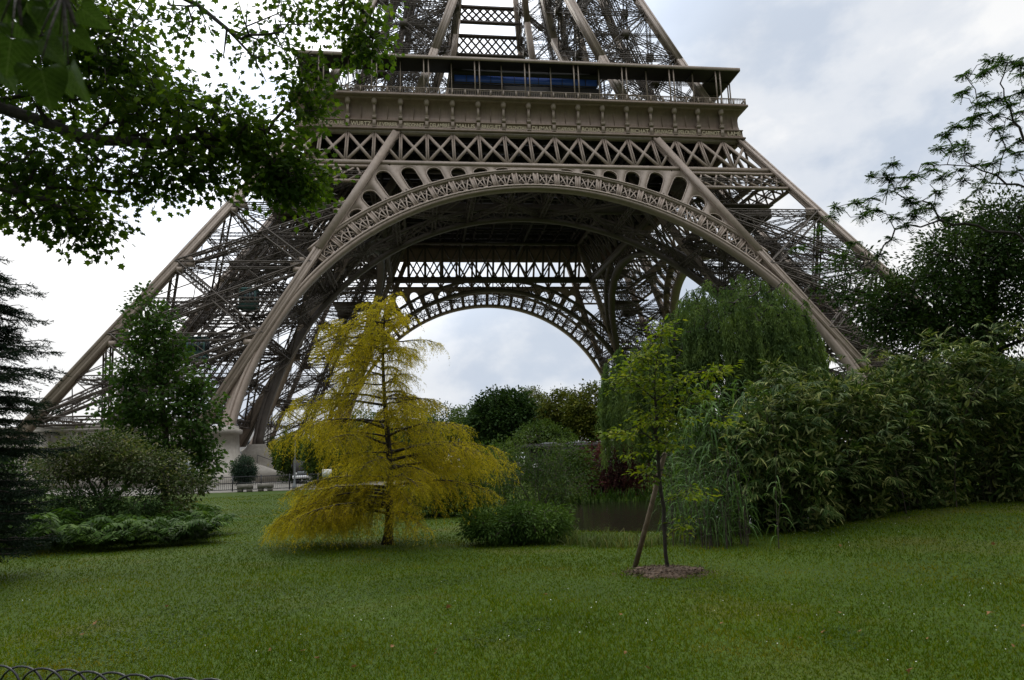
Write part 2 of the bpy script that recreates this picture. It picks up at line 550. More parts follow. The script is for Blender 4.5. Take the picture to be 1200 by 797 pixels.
def lattice(mb, a, b, w, h, up, chord=0.11, web=0.06, pitch=None):
    """box lattice girder from a to b, w along side, h along up: four chords and zigzag webs"""
    a = np.asarray(a, float); b = np.asarray(b, float)
    L = np.linalg.norm(b - a); d = (b - a) / L
    s = np.cross(d, up); s /= np.linalg.norm(s); t = np.cross(s, d)
    c = [(-w / 2, -h / 2), (w / 2, -h / 2), (w / 2, h / 2), (-w / 2, h / 2)]
    A = [a + s * x + t * y for x, y in c]; B = [b + s * x + t * y for x, y in c]
    mb.beams(A, B, chord, chord, t, caps=False)
    n = max(2, int(round(L / (pitch or max(w, h) * 1.1))))
    k = np.linspace(0, 1, n + 1)[:, None]
    PA, PB = [], []
    for q in range(4):
        r = (q + 1) % 4
        e0 = A[q] + (B[q] - A[q]) * k; e1 = A[r] + (B[r] - A[r]) * k
        odd = np.arange(n) % 2 == 0
        PA.append(np.where(odd[:, None], e0[:-1], e1[:-1])); PB.append(np.where(odd[:, None], e1[1:], e0[1:]))
    mb.beams(np.concatenate(PA), np.concatenate(PB), web, web * 0.6, t, caps=False)


def flat_girder(mb, a, b, w, nrm, chord=0.16, web=0.09, pitch=1.0, thick=0.35):
    """flat trellis bar: two edge strips with X webs between"""
    a = np.asarray(a, float); b = np.asarray(b, float); L = np.linalg.norm(b - a); d = (b - a) / L
    s = unit(np.cross(d, nrm))
    mb.beams([a - s * w / 2, a + s * w / 2], [b - s * w / 2, b + s * w / 2], chord, thick, nrm, caps=False)
    n = max(2, int(round(L / pitch))); k = np.linspace(0, 1, n + 1)[:, None]
    e0 = a - s * w / 2 + (b - a) * k; e1 = a + s * w / 2 + (b - a) * k
    mb.beams(np.concatenate([e0[:-1], e1[:-1]]), np.concatenate([e1[1:], e0[1:]]), web, thick * 0.4, nrm, caps=False)


def quadrant(o, k):
    o.rotation_euler = (0, 0, k * math.pi / 2)


def edge_girder(mb, pts, w, up1):
    """riveted box girder: box core with two proud flange strips on each visible face"""
    pts = np.asarray(pts, float)
    for a, b in zip(pts[:-1], pts[1:]):
        mb.beams([a], [b], w, w, up1)
        d = unit(b - a); s = unit(np.cross(d, up1)); t = np.cross(s, d)
        for sg in (-1, 1):
            for off in (s, t):
                oth = t if off is s else s
                c = sg * off * (w / 2 + 0.03)
                for e in (-1, 1):
                    q = c + e * oth * w * 0.36
                    mb.beams([a + q], [b + q], w * 0.30 if off is t else 0.08, 0.08 if off is t else w * 0.30, up1)


def build_pillar():
    """the pillar at (-x, -y); the others are turned copies"""
    mb = MB()
    z0, z1 = 5.5, 52.0
    fo, fi = o1, i1
    corner = {'oo': lambda z: np.array([-fo(z), -fo(z), z]), 'io': lambda z: np.array([-fi(z), -fo(z), z]),
              'oi': lambda z: np.array([-fo(z), -fi(z), z]), 'ii': lambda z: np.array([-fi(z), -fi(z), z])}
    for k, fn in corner.items():
        edge_girder(mb, [fn(z0), fn(z1)], 0.98, np.array([0.0, 1.0, 0.0]) if k[1] == 'o' else np.array([0.0, 1.0, 0.0]))
    # node plates where the bracing lands
    lev = [8.0, 17.5, 27.5, 37.0, 43.2]
    for z in lev[1:4]:
        for k, sx in (('io', -1), ('oo', 1)):
            c = corner[k](z)
            for zz in np.linspace(-0.75, 0.75, 3):
                q = corner[k](z + zz)
                mb.beams([q + np.array([sx * 0.2, -0.1, 0])], [q + np.array([sx * (2.2 - abs(zz)), -0.1, 0])], 0.5, 0.62, (0, 0, 1))
            k2 = 'oi' if k == 'oo' else 'ii'
            c = corner[k](z)
            mb.beams([c + np.array([0, 0.2, 0])], [c + np.array([0, 2.0, 0])], 0.4, 1.6, (0, 0, 1))
    pil = mb.build('pillar', M_IRON, TOWER)
    lb = MB()
    faces = [('oo', 'io', (0, -1, 0)), ('oo', 'oi', (-1, 0, 0)), ('oi', 'ii', (0, 1, 0)), ('io', 'ii', (1, 0, 0))]
    rng = np.random.default_rng(3)
    for a, b, nrm in faces:
        A, B = corner[a], corner[b]
        for z, zn in zip(lev[:-1], lev[1:]):
            lattice(lb, A(z), B(z), 0.8, 0.8, (0, 0, 1), 0.13, 0.07)
            if zn < 43:
                lattice(lb, A(z), B(zn), 0.95, 0.7, nrm, 0.17, 0.08)
                lattice(lb, B(z), A(zn), 0.95, 0.7, nrm, 0.17, 0.08)
                zm = (z + zn) / 2
                lattice(lb, A(zm), B(zm), 0.45, 0.45, (0, 0, 1), 0.07, 0.045)
                # secondary slender bracing
                for f0, f1 in ((0.0, 0.5), (0.5, 1.0)):
                    za, zb = z + (zn - z) * f0, z + (zn - z) * f1
                    m0 = (A(za) + B(za)) / 2; m1 = (A(zb) + B(zb)) / 2
                    lb.beams([A(zb), B(zb), m0, m0] if f0 == 0 else [A(za), B(za), m1, m1], [m0, m0, A(za), B(za)] if f0 == 0 else [m1, m1, A(zb), B(zb)], 0.09, 0.09, nrm, caps=False)
        lattice(lb, A(lev[-1]), B(lev[-1]), 0.6, 0.6, (0, 0, 1), 0.1, 0.06)
    # diaphragms inside the pillar
    for z in lev:
        lattice(lb, corner['oo'](z), corner['ii'](z), 0.7, 0.7, (0, 0, 1), 0.1, 0.06)
        lattice(lb, corner['io'](z), corner['oi'](z), 0.7, 0.7, (0, 0, 1), 0.1, 0.06)
    # inclined lift tracks, their trestles, and the zigzag stair
    mid = lambda z, u, v: np.array([-(fo(z) * (1 - u) + fi(z) * u), -(fo(z) * (1 - v) + fi(z) * v), z])
    for u, v in ((0.3, 0.45), (0.42, 0.45), (0.6, 0.6), (0.72, 0.6)):
        lattice(lb, mid(6.5, u, v), mid(50, u, v), 0.55, 0.9, (0, 0, 1), 0.14, 0.06, 0.9)
    zs = np.arange(7, 50, 1.7)
    for z in zs:
        a, b = mid(z, 0.25, 0.42), mid(z, 0.78, 0.63)
        lb.beams([a], [b], 0.10, 0.14)
        lb.beams([mid(z, 0.3, 0.45), mid(z, 0.72, 0.6)], [mid(z + 2.6, 0.42, 0.45), mid(z + 2.6, 0.6, 0.6)], 0.07, 0.07, caps=False)
    for j, z in enumerate(np.arange(7, 48, 2.2)):
        u0, u1 = (0.15, 0.42) if j % 2 else (0.42, 0.15)
        a, b = mid(z, u0, 0.8), mid(z + 2.2, u1, 0.8)
        lb.beams([a, a + np.array([0, 0, 1.0]), a + np.array([0, 1.1, 1.0])], [b, b + np.array([0, 0, 1.0]), b + np.array([0, 1.1, 1.0])], [1.0, 0.05, 0.05], [0.12, 0.05, 0.05])
        lb.box(b + np.array([0, 0.3, 0]), (1.4, 1.6, 0.1))
        lb.beams([b + np.array([-0.6, -0.5, 0])], [b + np.array([-0.6, -0.5, 1.0])], 0.05)
    # hanging rods, pipes and slack diagonals that crowd the pillar's inside
    n = 26
    za = rng.uniform(7, 46, n); dz = rng.uniform(-1.5, 7, n); zb = np.clip(za + dz, 6.5, 48)
    A = np.stack([mid(z, u, v) for z, u, v in zip(za, rng.uniform(0, 1, n), rng.uniform(0, 1, n))])
    B = np.stack([mid(z, u, v) for z, u, v in zip(zb, rng.uniform(0, 1, n), rng.uniform(0, 1, n))])
    lb.beams(A, B, rng.uniform(0.04, 0.13, n), rng.uniform(0.04, 0.13, n), caps=False)
    for z in (12.5, 22.5, 32.0):
        for v in (0.15, 0.5, 0.85):
            lattice(lb, mid(z, 0, v), mid(z, 1, v), 0.4, 0.5, (0, 0, 1), 0.07, 0.045)
            lattice(lb, mid(z, v, 0), mid(z, v, 1), 0.4, 0.5, (0, 0, 1), 0.07, 0.045)
    # machinery platforms under the gallery
    for z in (40.0, 47.0):
        lb.box(mid(z, 0.5, 0.5), (9.0, 9.0, 0.25))
    lb.box(mid(29.5, 0.62, 0.55), (4.5, 3.0, 0.3)); lb.box(mid(38.5, 0.35, 0.4), (3.4, 3.4, 1.4))
    lb.build('lattice_bracing', M_IRON_SHADE, pil)
    return pil


pil0 = build_pillar()
for k in (1, 2, 3):
    quadrant(copy_tree(pil0, TOWER), k)

# ---- arches. theta measured from the vertical at the arch's centre
ARC_R, ARC_ZC = 37.4, 4.0


def arch_pt(r, th, plane, dep=0.0):
    x = r * np.sin(th); z = ARC_ZC + r * np.cos(th)
    y = -plane(z) + dep
    return np.stack([x, y, z], -1)


def rim(mb, r0, r1, dep0, dep1, plane, th0, th1, n):
    th = np.linspace(th0, th1, n)
    v = np.stack([arch_pt(r0, th, plane, dep0), arch_pt(r1, th, plane, dep0), arch_pt(r1, th, plane, dep1), arch_pt(r0, th, plane, dep1)], 1)
    i = np.arange(n - 1)[:, None] * 4; q = np.arange(4)[None]; k = (q + 1) % 4
    f = np.stack([i + q, i + k, i + 4 + k, i + 4 + q], -1).reshape(-1, 4)
    mb.add(v.reshape(-1, 3), [f, np.array([[3, 2, 1, 0]]), np.array([[(n - 1) * 4 + q for q in range(4)]])])


def leg_r(th):
    """radius at which the ray of angle th meets the pillar's inner edge line"""
    s, c = abs(math.sin(th)), math.cos(th)
    # r s = 43.05 - .4406 (ZC + r c)
    return (43.05 - 0.4406 * ARC_ZC) / (s + 0.4406 * c)


R_IN0, R_IN1, R_OUT0, R_OUT1 = ARC_R - 0.45, ARC_R + 0.12, ARC_R + 2.65, ARC_R + 3.1
DTH = 0.0795


def build_arch():
    mb = MB()
    thf = math.radians(87.5)
    rim(mb, R_IN0, R_IN1, -0.25, 1.35, o1, -thf, thf, 121)
    rim(mb, R_IN1 - 0.1, R_IN1 + 0.16, -0.40, 0.2, o1, -thf, thf, 121)
    tho = 0.88
    rim(mb, R_OUT0, R_OUT1, -0.25, 1.0, o1, -tho, tho, 101)
    rim(mb, R_OUT1 - 0.12, R_OUT1 + 0.12, -0.38, 0.1, o1, -tho, tho, 101)
    # lower shank: the ring becomes a plain column down to its stone foot
    for s in (-1, 1):
        rim(mb, R_IN1, R_IN1 + 0.75, 0.0, 1.2, o1, s * 1.16, s * thf, 41)
    arch = mb.build('arch', M_IRON, TOWER)
    ob = MB()
    ks = np.arange(-11, 12)
    for k in ks:
        th0 = k * DTH
        lr = leg_r(th0)
        rt = min(R_OUT0, lr)
        if rt < R_IN1 + 0.3:
            continue
        for e in (-0.0075, 0.0075):
            ob.beams([arch_pt(R_IN1, th0 + e, o1, -0.02)], [arch_pt(rt, th0 + e, o1, -0.02)], 0.22, 0.30, (0, 1, 0))
        ob.beams([arch_pt(R_IN1, th0, o1, 0.08)], [arch_pt(rt, th0, o1, 0.02)], 0.66, 0.12, (0, 1, 0))
    for k in ks[:-1]:
        tc_ = (k + 0.5) * DTH
        if leg_r(tc_) < R_OUT0 - 0.9:
            continue
        rt = min(R_OUT0, leg_r(tc_))
        a = arch_pt(R_IN1 + 0.02, tc_, o1, 0.05)
        A, B = [], []
        for f in (-0.70, 0.0, 0.70):
            b = arch_pt(R_IN1 + (rt - R_IN1) * (0.96 - 0.16 * abs(f)), tc_ + f * DTH * 0.40, o1, 0.05)
            A.append(a); B.append(b)
        ob.beams(A, B, 0.19, 0.14, (0, 1, 0))
        # round-headed band that the spokes run into
        c = np.linspace(-1, 1, 9)
        Q = arch_pt(R_IN1 + (rt - R_IN1) * (0.70 - 0.34 * c ** 2), tc_ + c * DTH * 0.33, o1, 0.03)
        ob.beams(Q[:-1], Q[1:], 0.16, 0.12, (0, 1, 0), caps=False)
        ob.beams([arch_pt(R_IN1 + 0.02, tc_, o1, 0.02)], [arch_pt(R_IN1 + 0.42, tc_, o1, 0.02)], 0.62, 0.12, (0, 1, 0))
        # scroll rings under the outer rim
        for f in (-0.62, -0.21, 0.21, 0.62):
            c = np.linspace(0, 2 * np.pi, 9)
            rr = R_IN1 + (rt - R_IN1) * 0.84 + 0.2 * np.cos(c); tt = tc_ + f * DTH * 0.5 + 0.2 * np.sin(c) / 39
            P = arch_pt(rr, tt, o1, 0.05)
            ob.beams(P[:-1], P[1:], 0.07, 0.08, (0, 1, 0), caps=False)
        for f in (-1, 1):
            c = np.linspace(0, 1.5 * np.pi, 8)
            rr = R_IN1 + 0.25 + 0.2 * np.sin(c); tt = tc_ + f * (DTH * 0.30 + 0.2 * np.cos(c) / 38)
            P = arch_pt(rr, tt, o1, 0.05)
            ob.beams(P[:-1], P[1:], 0.08, 0.08, (0, 1, 0), caps=False)
            ob.beams([arch_pt(R_IN1 + 0.75, tc_ + f * DTH * 0.14, o1, 0.05)], [arch_pt(R_IN1 + 0.75, tc_ + f * DTH * 0.36, o1, 0.05)], 0.06, 0.08, (0, 1, 0))
    ob.build('fan_ornament', M_IRON, arch)
    # spandrel plate with arcade openings between ring, girder and pillar edge
    sp = MB()
    ZG = 45.45
    for k in range(-10, 10):
        ta, tb = k * DTH, (k + 1) * DTH

        def bound(th):
            rg = (ZG - ARC_ZC) / math.cos(th)
            return min(rg, leg_r(th) - 0.0)
        nn = 28
        ang = np.linspace(0, 2 * np.pi, nn, endpoint=False) + 0.001
        hgt = bound((ta + tb) / 2) - R_OUT1
        if max(bound(ta), bound(tb)) < R_OUT1 + 0.05:
            continue
        # unit square boundary by angle
        ca, sa = np.cos(ang), np.sin(ang); m_ = np.maximum(abs(ca), abs(sa))
        ub, vb = 0.5 + 0.5 * ca / m_, 0.5 + 0.5 * sa / m_

        def P(u, v, dep):
            th = ta + (tb - ta) * u
            bo = np.array([max(bound(t), R_OUT1 + 0.02) for t in th])
            return arch_pt(R_OUT1 + (bo - R_OUT1) * v, th, o1, dep)
        hole = hgt > 0.95 and abs(k + 0.5) < 9.2
        if hole:
            bmin = min(bound(ta + (tb - ta) * 0.14), bound(ta + (tb - ta) * 0.86), bound((ta + tb) / 2))
            hh = bmin - R_OUT1 - 0.42 - 0.1
            if hh < 0.45:
                hole = False
        if hole:
            hw = 0.36 * DTH * 39.0 * (1.0 if hh > 1 else 0.9)     # half width in metres
            hr = min(hw, hh * 0.95)
            # stadium: flat foot corners slightly rounded, round head
            cx, cz0, cz1 = (ta + tb) / 2, R_OUT1 + 0.12, R_OUT1 + 0.12 + hh
            zc = max(cz1 - hr, cz0 + 0.2)
            ex = hw; ez = cz1 - zc
            mid_z = (cz0 + cz1) / 2
            xs, zs = [], []
            for a in ang:
                c_, s_ = math.cos(a), math.sin(a)
                # ray march from centre to the hole's outline
                lo, hi = 0.0, 10.0
                for _ in range(26):
                    t = (lo + hi) / 2; x, z = t * c_, mid_z + t * s_
                    ins = abs(x) <= ex and z >= cz0 and (z <= zc or (x / ex) ** 2 + ((z - zc) / ez) ** 2 <= 1)
                    if ins and z < cz0 + 0.3 and abs(x) > ex - 0.3:
                        ins = (abs(x) - ex + 0.3) ** 2 + (z - cz0 - 0.3) ** 2 <= 0.09
                    lo, hi = (t, hi) if ins else (lo, t)
                xs.append(lo * c_); zs.append(mid_z + lo * s_)
            xs, zs = np.array(xs), np.array(zs)
            H0 = arch_pt(zs, cx + xs / zs, o1, 0.0); H1 = arch_pt(zs, cx + xs / zs, o1, 0.5)
            O0, O1 = P(ub, vb, 0.0), P(ub, vb, 0.5)
            j = np.arange(nn); q = (j + 1) % nn
            v = np.concatenate([O0, H0, O1, H1])
            sp.add(v, [np.stack([j, q, q + nn, j + nn], -1), np.stack([j + 2 * nn, j + 3 * nn, q + 3 * nn, q + 2 * nn], -1), np.stack([j + nn, q + nn, q + 3 * nn, j + 3 * nn], -1)])
            # raised rim round the opening
            R = arch_pt(zs, cx + xs / zs, o1, -0.04)
            sp.beams(R, np.roll(R, -1, 0), 0.14, 0.10, (0, 1, 0), caps=False)
        else:
            uu, vv = np.array([0, 0.5, 1, 1, 0.5, 0]), np.array([0, 0, 0, 1, 1, 1])
            O0, O1 = P(uu, vv, 0.0), P(uu, vv, 0.5)
            sp.add(np.concatenate([O0, O1]), [np.array([[0, 1, 4, 5], [1, 2, 3, 4], [11, 10, 7, 6], [10, 9, 8, 7]])])
    sp.build('spandrel', M_IRON, arch)
    return arch


arch0 = build_arch()
for k in (1, 2, 3):
    quadrant(copy_tree(arch0, TOWER), k)


def build_inner_arch():
    mb = MB()
    thf = math.radians(88)
    rim(mb, ARC_R, ARC_R + 0.7, -0.6, 0.6, i1, -thf, thf, 101)
    rim(mb, ARC_R + 2.5, ARC_R + 3.0, -0.4, 0.4, i1, -0.95, 0.95, 81)
    for s in (-1, 1):
        rim(mb, ARC_R + 0.7, ARC_R + 1.1, -0.6, 0.6, i1, s * 1.1, s * thf, 31)
    ia = mb.build('inner_arch', M_IRON_SHADE, TOWER)
    lb = MB()
    th = np.arange(-0.96, 0.9601, 0.06)
    lo, hi = arch_pt(ARC_R + 0.6, th, i1), arch_pt(ARC_R + 2.6, th, i1)
    lb.beams(lo, hi, 0.22, 0.3, (0, 1, 0))
    lb.beams(lo[:-1], hi[1:], 0.14, 0.2, (0, 1, 0)); lb.beams(hi[:-1], lo[1:], 0.14, 0.2, (0, 1, 0))
    # cross frames tying the inner arch to the outer one
    for t in np.arange(-1.2, 1.21, 0.16):
        a, b = arch_pt(ARC_R + 1.0, np.array(t), o1, 1.2), arch_pt(ARC_R + 1.0, np.array(t), i1, -0.4)
        lattice(lb, a, b, 0.6, 1.1, np.array([math.sin(t), 0, math.cos(t)]), 0.12, 0.07)
    for t in np.arange(-1.2, 1.05, 0.32):
        a, b = arch_pt(ARC_R + 1.0, np.array(t), o1, 1.2), arch_pt(ARC_R + 1.0, np.array(t + 0.32), i1, -0.4)
        lattice(lb, a, b, 0.4, 0.5, np.array([math.sin(t), 0, math.cos(t)]), 0.10, 0.06)
        a, b = arch_pt(ARC_R + 1.0, np.array(t + 0.32), o1, 1.2), arch_pt(ARC_R + 1.0, np.array(t), i1, -0.4)
        lattice(lb, a, b, 0.4, 0.5, np.array([math.sin(t), 0, math.cos(t)]), 0.10, 0.06)
    lb.build('arch_lattice', M_IRON_SHADE, ia)
    return ia


ia0 = build_inner_arch()
for k in (1, 2, 3):
    quadrant(copy_tree(ia0, TOWER), k)


def face_pt(x, z, plane, dep=0.0):
    return np.array([x, -float(plane(z)) + dep, z])


def build_girder(plane, name, full, bar):
    mb = MB()
    zb, zt = (45.45 if full else 44.0), 51.75
    ext_b = float(o1(zb)) if full else float(i1(zb)) + 1
    ext_t = float(o1(zt)) if full else float(i1(zt)) + 1

    def chord(z, w, h, e):
        mb.beams([face_pt(-e, z, plane, 0.1)], [face_pt(e, z, plane, 0.1)], w, h, (0, 0, 1))
    chord(zb, 0.7, 0.5 if full else 1.4, ext_b)
    chord(zt, 0.7, 0.6, ext_t)
    chord(zb + 0.28, 0.9, 0.10, ext_b)
    B = 3.927
    xs = [k * B for k in range(-9, 10)]
    for x in xs:
        if abs(x) < ext_t + 0.2:
            for e in (-0.17, 0.17):
                mb.beams([face_pt(x + e, zb, plane)], [face_pt(x + e, zt, plane)], 0.14, 0.4, (0, 1, 0))
            mb.beams([face_pt(x, zb, plane, 0.1)], [face_pt(x, zt, plane, 0.1)], 0.4, 0.08, (0, 1, 0))
    for x in xs[:-1]:
        for xa, xb in ((x, x + B), (x + B, x)):
            za, zc = zb + 0.2, zt - 0.2
            if max(abs(x), abs(x + B)) > ext_t + 0.3 and not full:
                continue
            p0, p1 = np.array([xa, za]), np.array([xb, zc])
            lim = lambda z: float(o1(z))
            if full and (abs(xb) > lim(zc)):
                t = (lim(zc) - abs(xa)) / (abs(xb) - abs(xa)) if abs(xb) > abs(xa) else 1
                p1 = p0 + (p1 - p0) * t
            s = (face_pt(p0[0], p0[1], plane, 0.02), face_pt(p1[0], p1[1], plane, 0.02))
            d = unit(s[1] - s[0]); q = unit(np.cross(d, (0, 1, 0)))
            mb.beams([s[0]], [s[1]], bar * 1.9, 0.22 if xa < xb else 0.26, (0, 1, 0))
    if full:
        # narrower trellis band over each pillar and the sloping edge strips
        z0, z1 = 41.8, 44.6
        for s in (-1, 1):
            a0, a1, b0, b1 = s * float(i1(z0)), s * float(o1(z0)), s * float(i1(z1)), s * float(o1(z1))
            mb.beams([face_pt(a0, z0, plane)], [face_pt(a1, z0, plane)], 0.5, 0.4, (0, 0, 1))
            mb.beams([face_pt(b0, z1, plane)], [face_pt(b1, z1, plane)], 0.5, 0.4, (0, 0, 1))
            n = 6
            for j in range(n):
                u0, u1 = j / n, (j + 1) / n
                A = face_pt(a0 + (a1 - a0) * u0, z0, plane); Bq = face_pt(b0 + (b1 - b0) * u1, z1, plane)
                C = face_pt(a0 + (a1 - a0) * u1, z0, plane); D = face_pt(b0 + (b1 - b0) * u0, z1, plane)
                mb.beams([A, C], [Bq, D], 0.26, 0.2, (0, 1, 0))
            # plate edge strip along pillar's inner edge, above the arch
            mb.beams([face_pt(s * float(i1(30)), 30, plane, -0.7)], [face_pt(s * float(i1(51.6)), 51.6, plane, -0.7)], 1.0, 0.12, (0, 1, 0))
    return mb.build(name, M_IRON if full else M_IRON_SHADE, TOWER)


for k in range(4):
    if k == 0:
        g0 = build_girder(o1, 'truss_girder', True, 0.22); h0 = build_girder(i1, 'inner_girder', False, 0.15)
    else:
        a = g0.copy(); COL.objects.link(a); quadrant(a, k)
        a = h0.copy(); COL.objects.link(a); quadrant(a, k)


# ---- first gallery
def ring_sweep(mb, prof, closed=False):
    """square ring: profile (half width, z) swept round the four sides"""
    P = np.asarray(prof, float); n = len(P)
    c = np.array([[-1, -1], [1, -1], [1, 1], [-1, 1]])
    v = np.stack([np.stack([c[:, 0] * p[0], c[:, 1] * p[0], np.full(4, p[1])], -1) for p in P])
    i = np.arange(n - 1)[:, None] * 4; j = np.arange(4)[None]; k = (j + 1) % 4
    f = np.stack([i + j, i + k, i + 4 + k, i + 4 + j], -1).reshape(-1, 4)
    fs = [f]
    if closed:
        a = (n - 1) * 4
        fs.append(np.stack([a + np.arange(4), a + (np.arange(4) + 1) % 4, (np.arange(4) + 1) % 4, np.arange(4)], -1))
    mb.add(v.reshape(-1, 3), fs)


def build_gallery():
    mb = MB()
    ring_sweep(mb, [(33.6, 51.95), (35.15, 51.95), (35.15, 52.22), (34.95, 52.3), (34.85, 52.45), (34.80, 53.35), (34.92, 53.42), (34.92, 53.56), (34.55, 53.62),
                    (34.40, 54.4), (34.38, 55.4), (34.55, 56.2), (34.95, 56.75), (35.3, 56.95), (35.3, 57.12), (35.75, 57.2), (35.75, 57.55), (33.6, 57.55)], True)
    B = 70.7 / 18
    # seams of the frieze plates
    for side in range(4):
        c, s = math.cos(side * math.pi / 2), math.sin(side * math.pi / 2)
        A, Bq = [], []
        for i in range(18):
            x = -35.35 + (i + 0.5) * B
            for q0, q1 in (((x, -34.45, 53.7), (x, -34.44, 56.0)),):
                A.append((q0[0] * c - q0[1] * s, q0[0] * s + q0[1] * c, q0[2])); Bq.append((q1[0] * c - q1[1] * s, q1[0] * s + q1[1] * c, q1[2]))
        mb.beams(A, Bq, 0.10, 0.12)
    fr = mb.build('name_frieze', M_FRIEZE, TOWER)
    # consoles
    cb = MB()
    cb.box((0, 0, 53.95), (0.62, 0.62, 0.5)); cb.box((0, 0.02, 53.0), (0.5, 0.5, 1.1)); cb.box((0, 0, 54.28), (0.72, 0.68, 0.12))
    cb.beams([(0, 0.05, 54.2)], [(0, -0.12, 56.0)], 0.36, 0.34, (0, 1, 0))
    cb.box((0, 0, 52.5), (0.62, 0.6, 0.14))
    prof = [(0.02, 55.95), (0.30, 56.0), (0.40, 56.3), (0.44, 56.6), (0.36, 56.9), (0.22, 57.05), (0.02, 57.08)]
    cb.lathe(prof, 12, (0, -0.18, 0))
    cons = None
    B = 70.7 / 18
    for side in (0, 1, 3):
        for i in range(1, 18):
            x = -35.35 + i * B
            if cons is None:
                o = cons = cb.build('console', M_IRON, fr)
            else:
                o = cons.copy(); COL.objects.link(o)
            o.matrix_local = Matrix.Rotation(side * math.pi / 2, 4, 'Z') @ Matrix.Translation((x, -34.72, 0))
            # panel seam
    names = ['PETIET', 'DAGUERRE', 'WURTZ', 'LE VERRIER', 'PERDONNET', 'DELAMBRE', 'MALUS', 'BREGUET', 'POLONCEAU', 'DUMAS', 'CLAPEYRON', 'BORDA', 'FOURIER', 'BICHAT', 'SAUVAGE', 'PELOUZE', 'CARNOT', 'LAME']
    for i, nm in enumerate(names):
        if nm == 'LAME':
            nm = 'LAM\u00c9'
        cu = bpy.data.curves.new('inscription', 'FONT')
        cu.body = nm; cu.size = 0.92; cu.align_x = 'CENTER'; cu.extrude = 0.03; cu.offset = 0.012
        if len(nm) > 8:
            cu.space_character = 0.9; cu.size = 0.80
        t = bpy.data.objects.new('inscription', cu); COL.objects.link(t); t.parent = fr
        t.location = (-35.35 + (i + 0.5) * B, -34.86, 52.58)
        t.rotation_euler = (math.radians(90), 0, 0)
        bpy.context.view_layer.update()
        me = bpy.data.meshes.new_from_object(t.evaluated_get(bpy.context.evaluated_depsgraph_get()))
        me.name = 'inscription'
        bpy.data.objects.remove(t); bpy.data.curves.remove(cu)
        me.materials.clear(); me.materials.append(M_GOLD)
        n_v = len(me.vertices); co = np.zeros(n_v * 3, np.float32); me.vertices.foreach_get('co', co); co = co.reshape(-1, 3)
        wd = co[:, 0].max() - co[:, 0].min()
        co[:, 0] = (co[:, 0] - (co[:, 0].max() + co[:, 0].min()) / 2) * min(1.0, 2.95 / wd)
        me.vertices.foreach_set('co', co.ravel()); me.update()
        t = bpy.data.objects.new('inscription', me); COL.objects.link(t); t.parent = fr
        t.location = (-35.35 + (i + 0.5) * B, -34.86, 52.58)
        t.rotation_euler = (math.radians(90), 0, 0)
    # deck with beams beneath
    db = MB()
    db.box((0, 0, 57.3), (67.0, 67.0, 0.3))
    for v in np.arange(-32, 33, 4.0):
        db.box((v, 0, 56.2), (0.35, 66.8, 1.9)); db.box((0, v, 56.35), (66.8, 0.35, 1.6))
    for v in (-21, -7, 7, 21):
        flat_girder(db, (v, -34, 53.8), (v, 34, 53.8), 3.2, np.array([1.0, 0, 0]), 0.4, 0.22, 3.0, 0.5)
        flat_girder(db, (-34, v, 53.8), (34, v, 53.8), 3.2, np.array([0, 1.0, 0]), 0.4, 0.22, 3.0, 0.5)
    db.build('gallery_deck', M_DECK, TOWER)
    # railings
    rb = MB()
    L = 35.5
    rb.beams([(-L, -L, 58.62), (-L, -L, 57.72), (-L, -L, 58.42)], [(L, -L, 58.62), (L, -L, 57.72), (L, -L, 58.42)], [0.16, 0.08, 0.05], [0.09, 0.06, 0.05])
    xs = np.arange(-L, L + 0.01, 0.27)
    rb.beams([(x, -L, 57.72) for x in xs], [(x, -L, 58.6) for x in xs], 0.055, 0.05, caps=False)
    xs = np.arange(-35.35, 35.4, B / 2)
    rb.beams([(x, -L, 57.55) for x in xs], [(x, -L, 58.68) for x in xs], 0.22, 0.14)
    r0 = rb.build('railing', M_IRON, TOWER)
    for k in (1, 2, 3):
        a = r0.copy(); COL.objects.link(a); quadrant(a, k)
    # gallery roof: a flat ring
    ob = MB()
    ring_sweep(ob, [(30.9, 63.95), (34.9, 63.8), (35.1, 63.8), (35.1, 64.22), (34.8, 64.28), (30.9, 64.45)], True)
    for side in range(4):
        c, s = math.cos(side * math.pi / 2), math.sin(side * math.pi / 2)
        xs = np.arange(-35.35 + B, 35, B)
        rot = lambda x, y, z: (x * c - y * s, x * s + y * c, z)
        ob.beams([rot(x, -34.8, 63.76) for x in xs], [rot(x, -31.0, 63.86) for x in xs], 0.14, 0.22)
    roof = ob.build('gallery_roof', M_DECK, TOWER)
    fb = MB()
    ring_sweep(fb, [(35.12, 63.72), (35.24, 63.72), (35.24, 64.26), (35.12, 64.26)], True)
    fb.build('fascia', M_IRON, roof)
    pb = MB(); pb.beams([(0, 0, 57.55)], [(0, 0, 63.82)], 0.17, 0.17)
    post = None
    for side in (0, 1, 3):
        spots = []
        for j in range(-4, 5):
            x = j * 2 * B
            spots += [(x - 0.36, -34.9), (x + 0.36, -34.9)]
            if j < 4:
                spots.append((x + B, -34.0))
        for x, y in spots:
            if post is None:
                o = post = pb.build('roof_post', M_IRON, roof)
            else:
                o = post.copy(); COL.objects.link(o)
            o.matrix_local = Matrix.Rotation(side * math.pi / 2, 4, 'Z') @ Matrix.Translation((x, y, 0))
    # inner pavilion wall with its glazed band
    vb = MB()
    vb.box((0.3, -27.5, 59.4), (24.0, 10.0, 3.6)); vb.box((0.3, -27.4, 63.4), (24.4, 10.0, 0.9))
    pv = vb.build('pavilion', M_DECK, TOWER)
    gb = MB()
    gb.box((0.3, -32.3, 62.15), (23.2, 0.35, 1.25))
    gp = gb.build('glass_band', M_GLASSB, pv)
    mbar = MB()
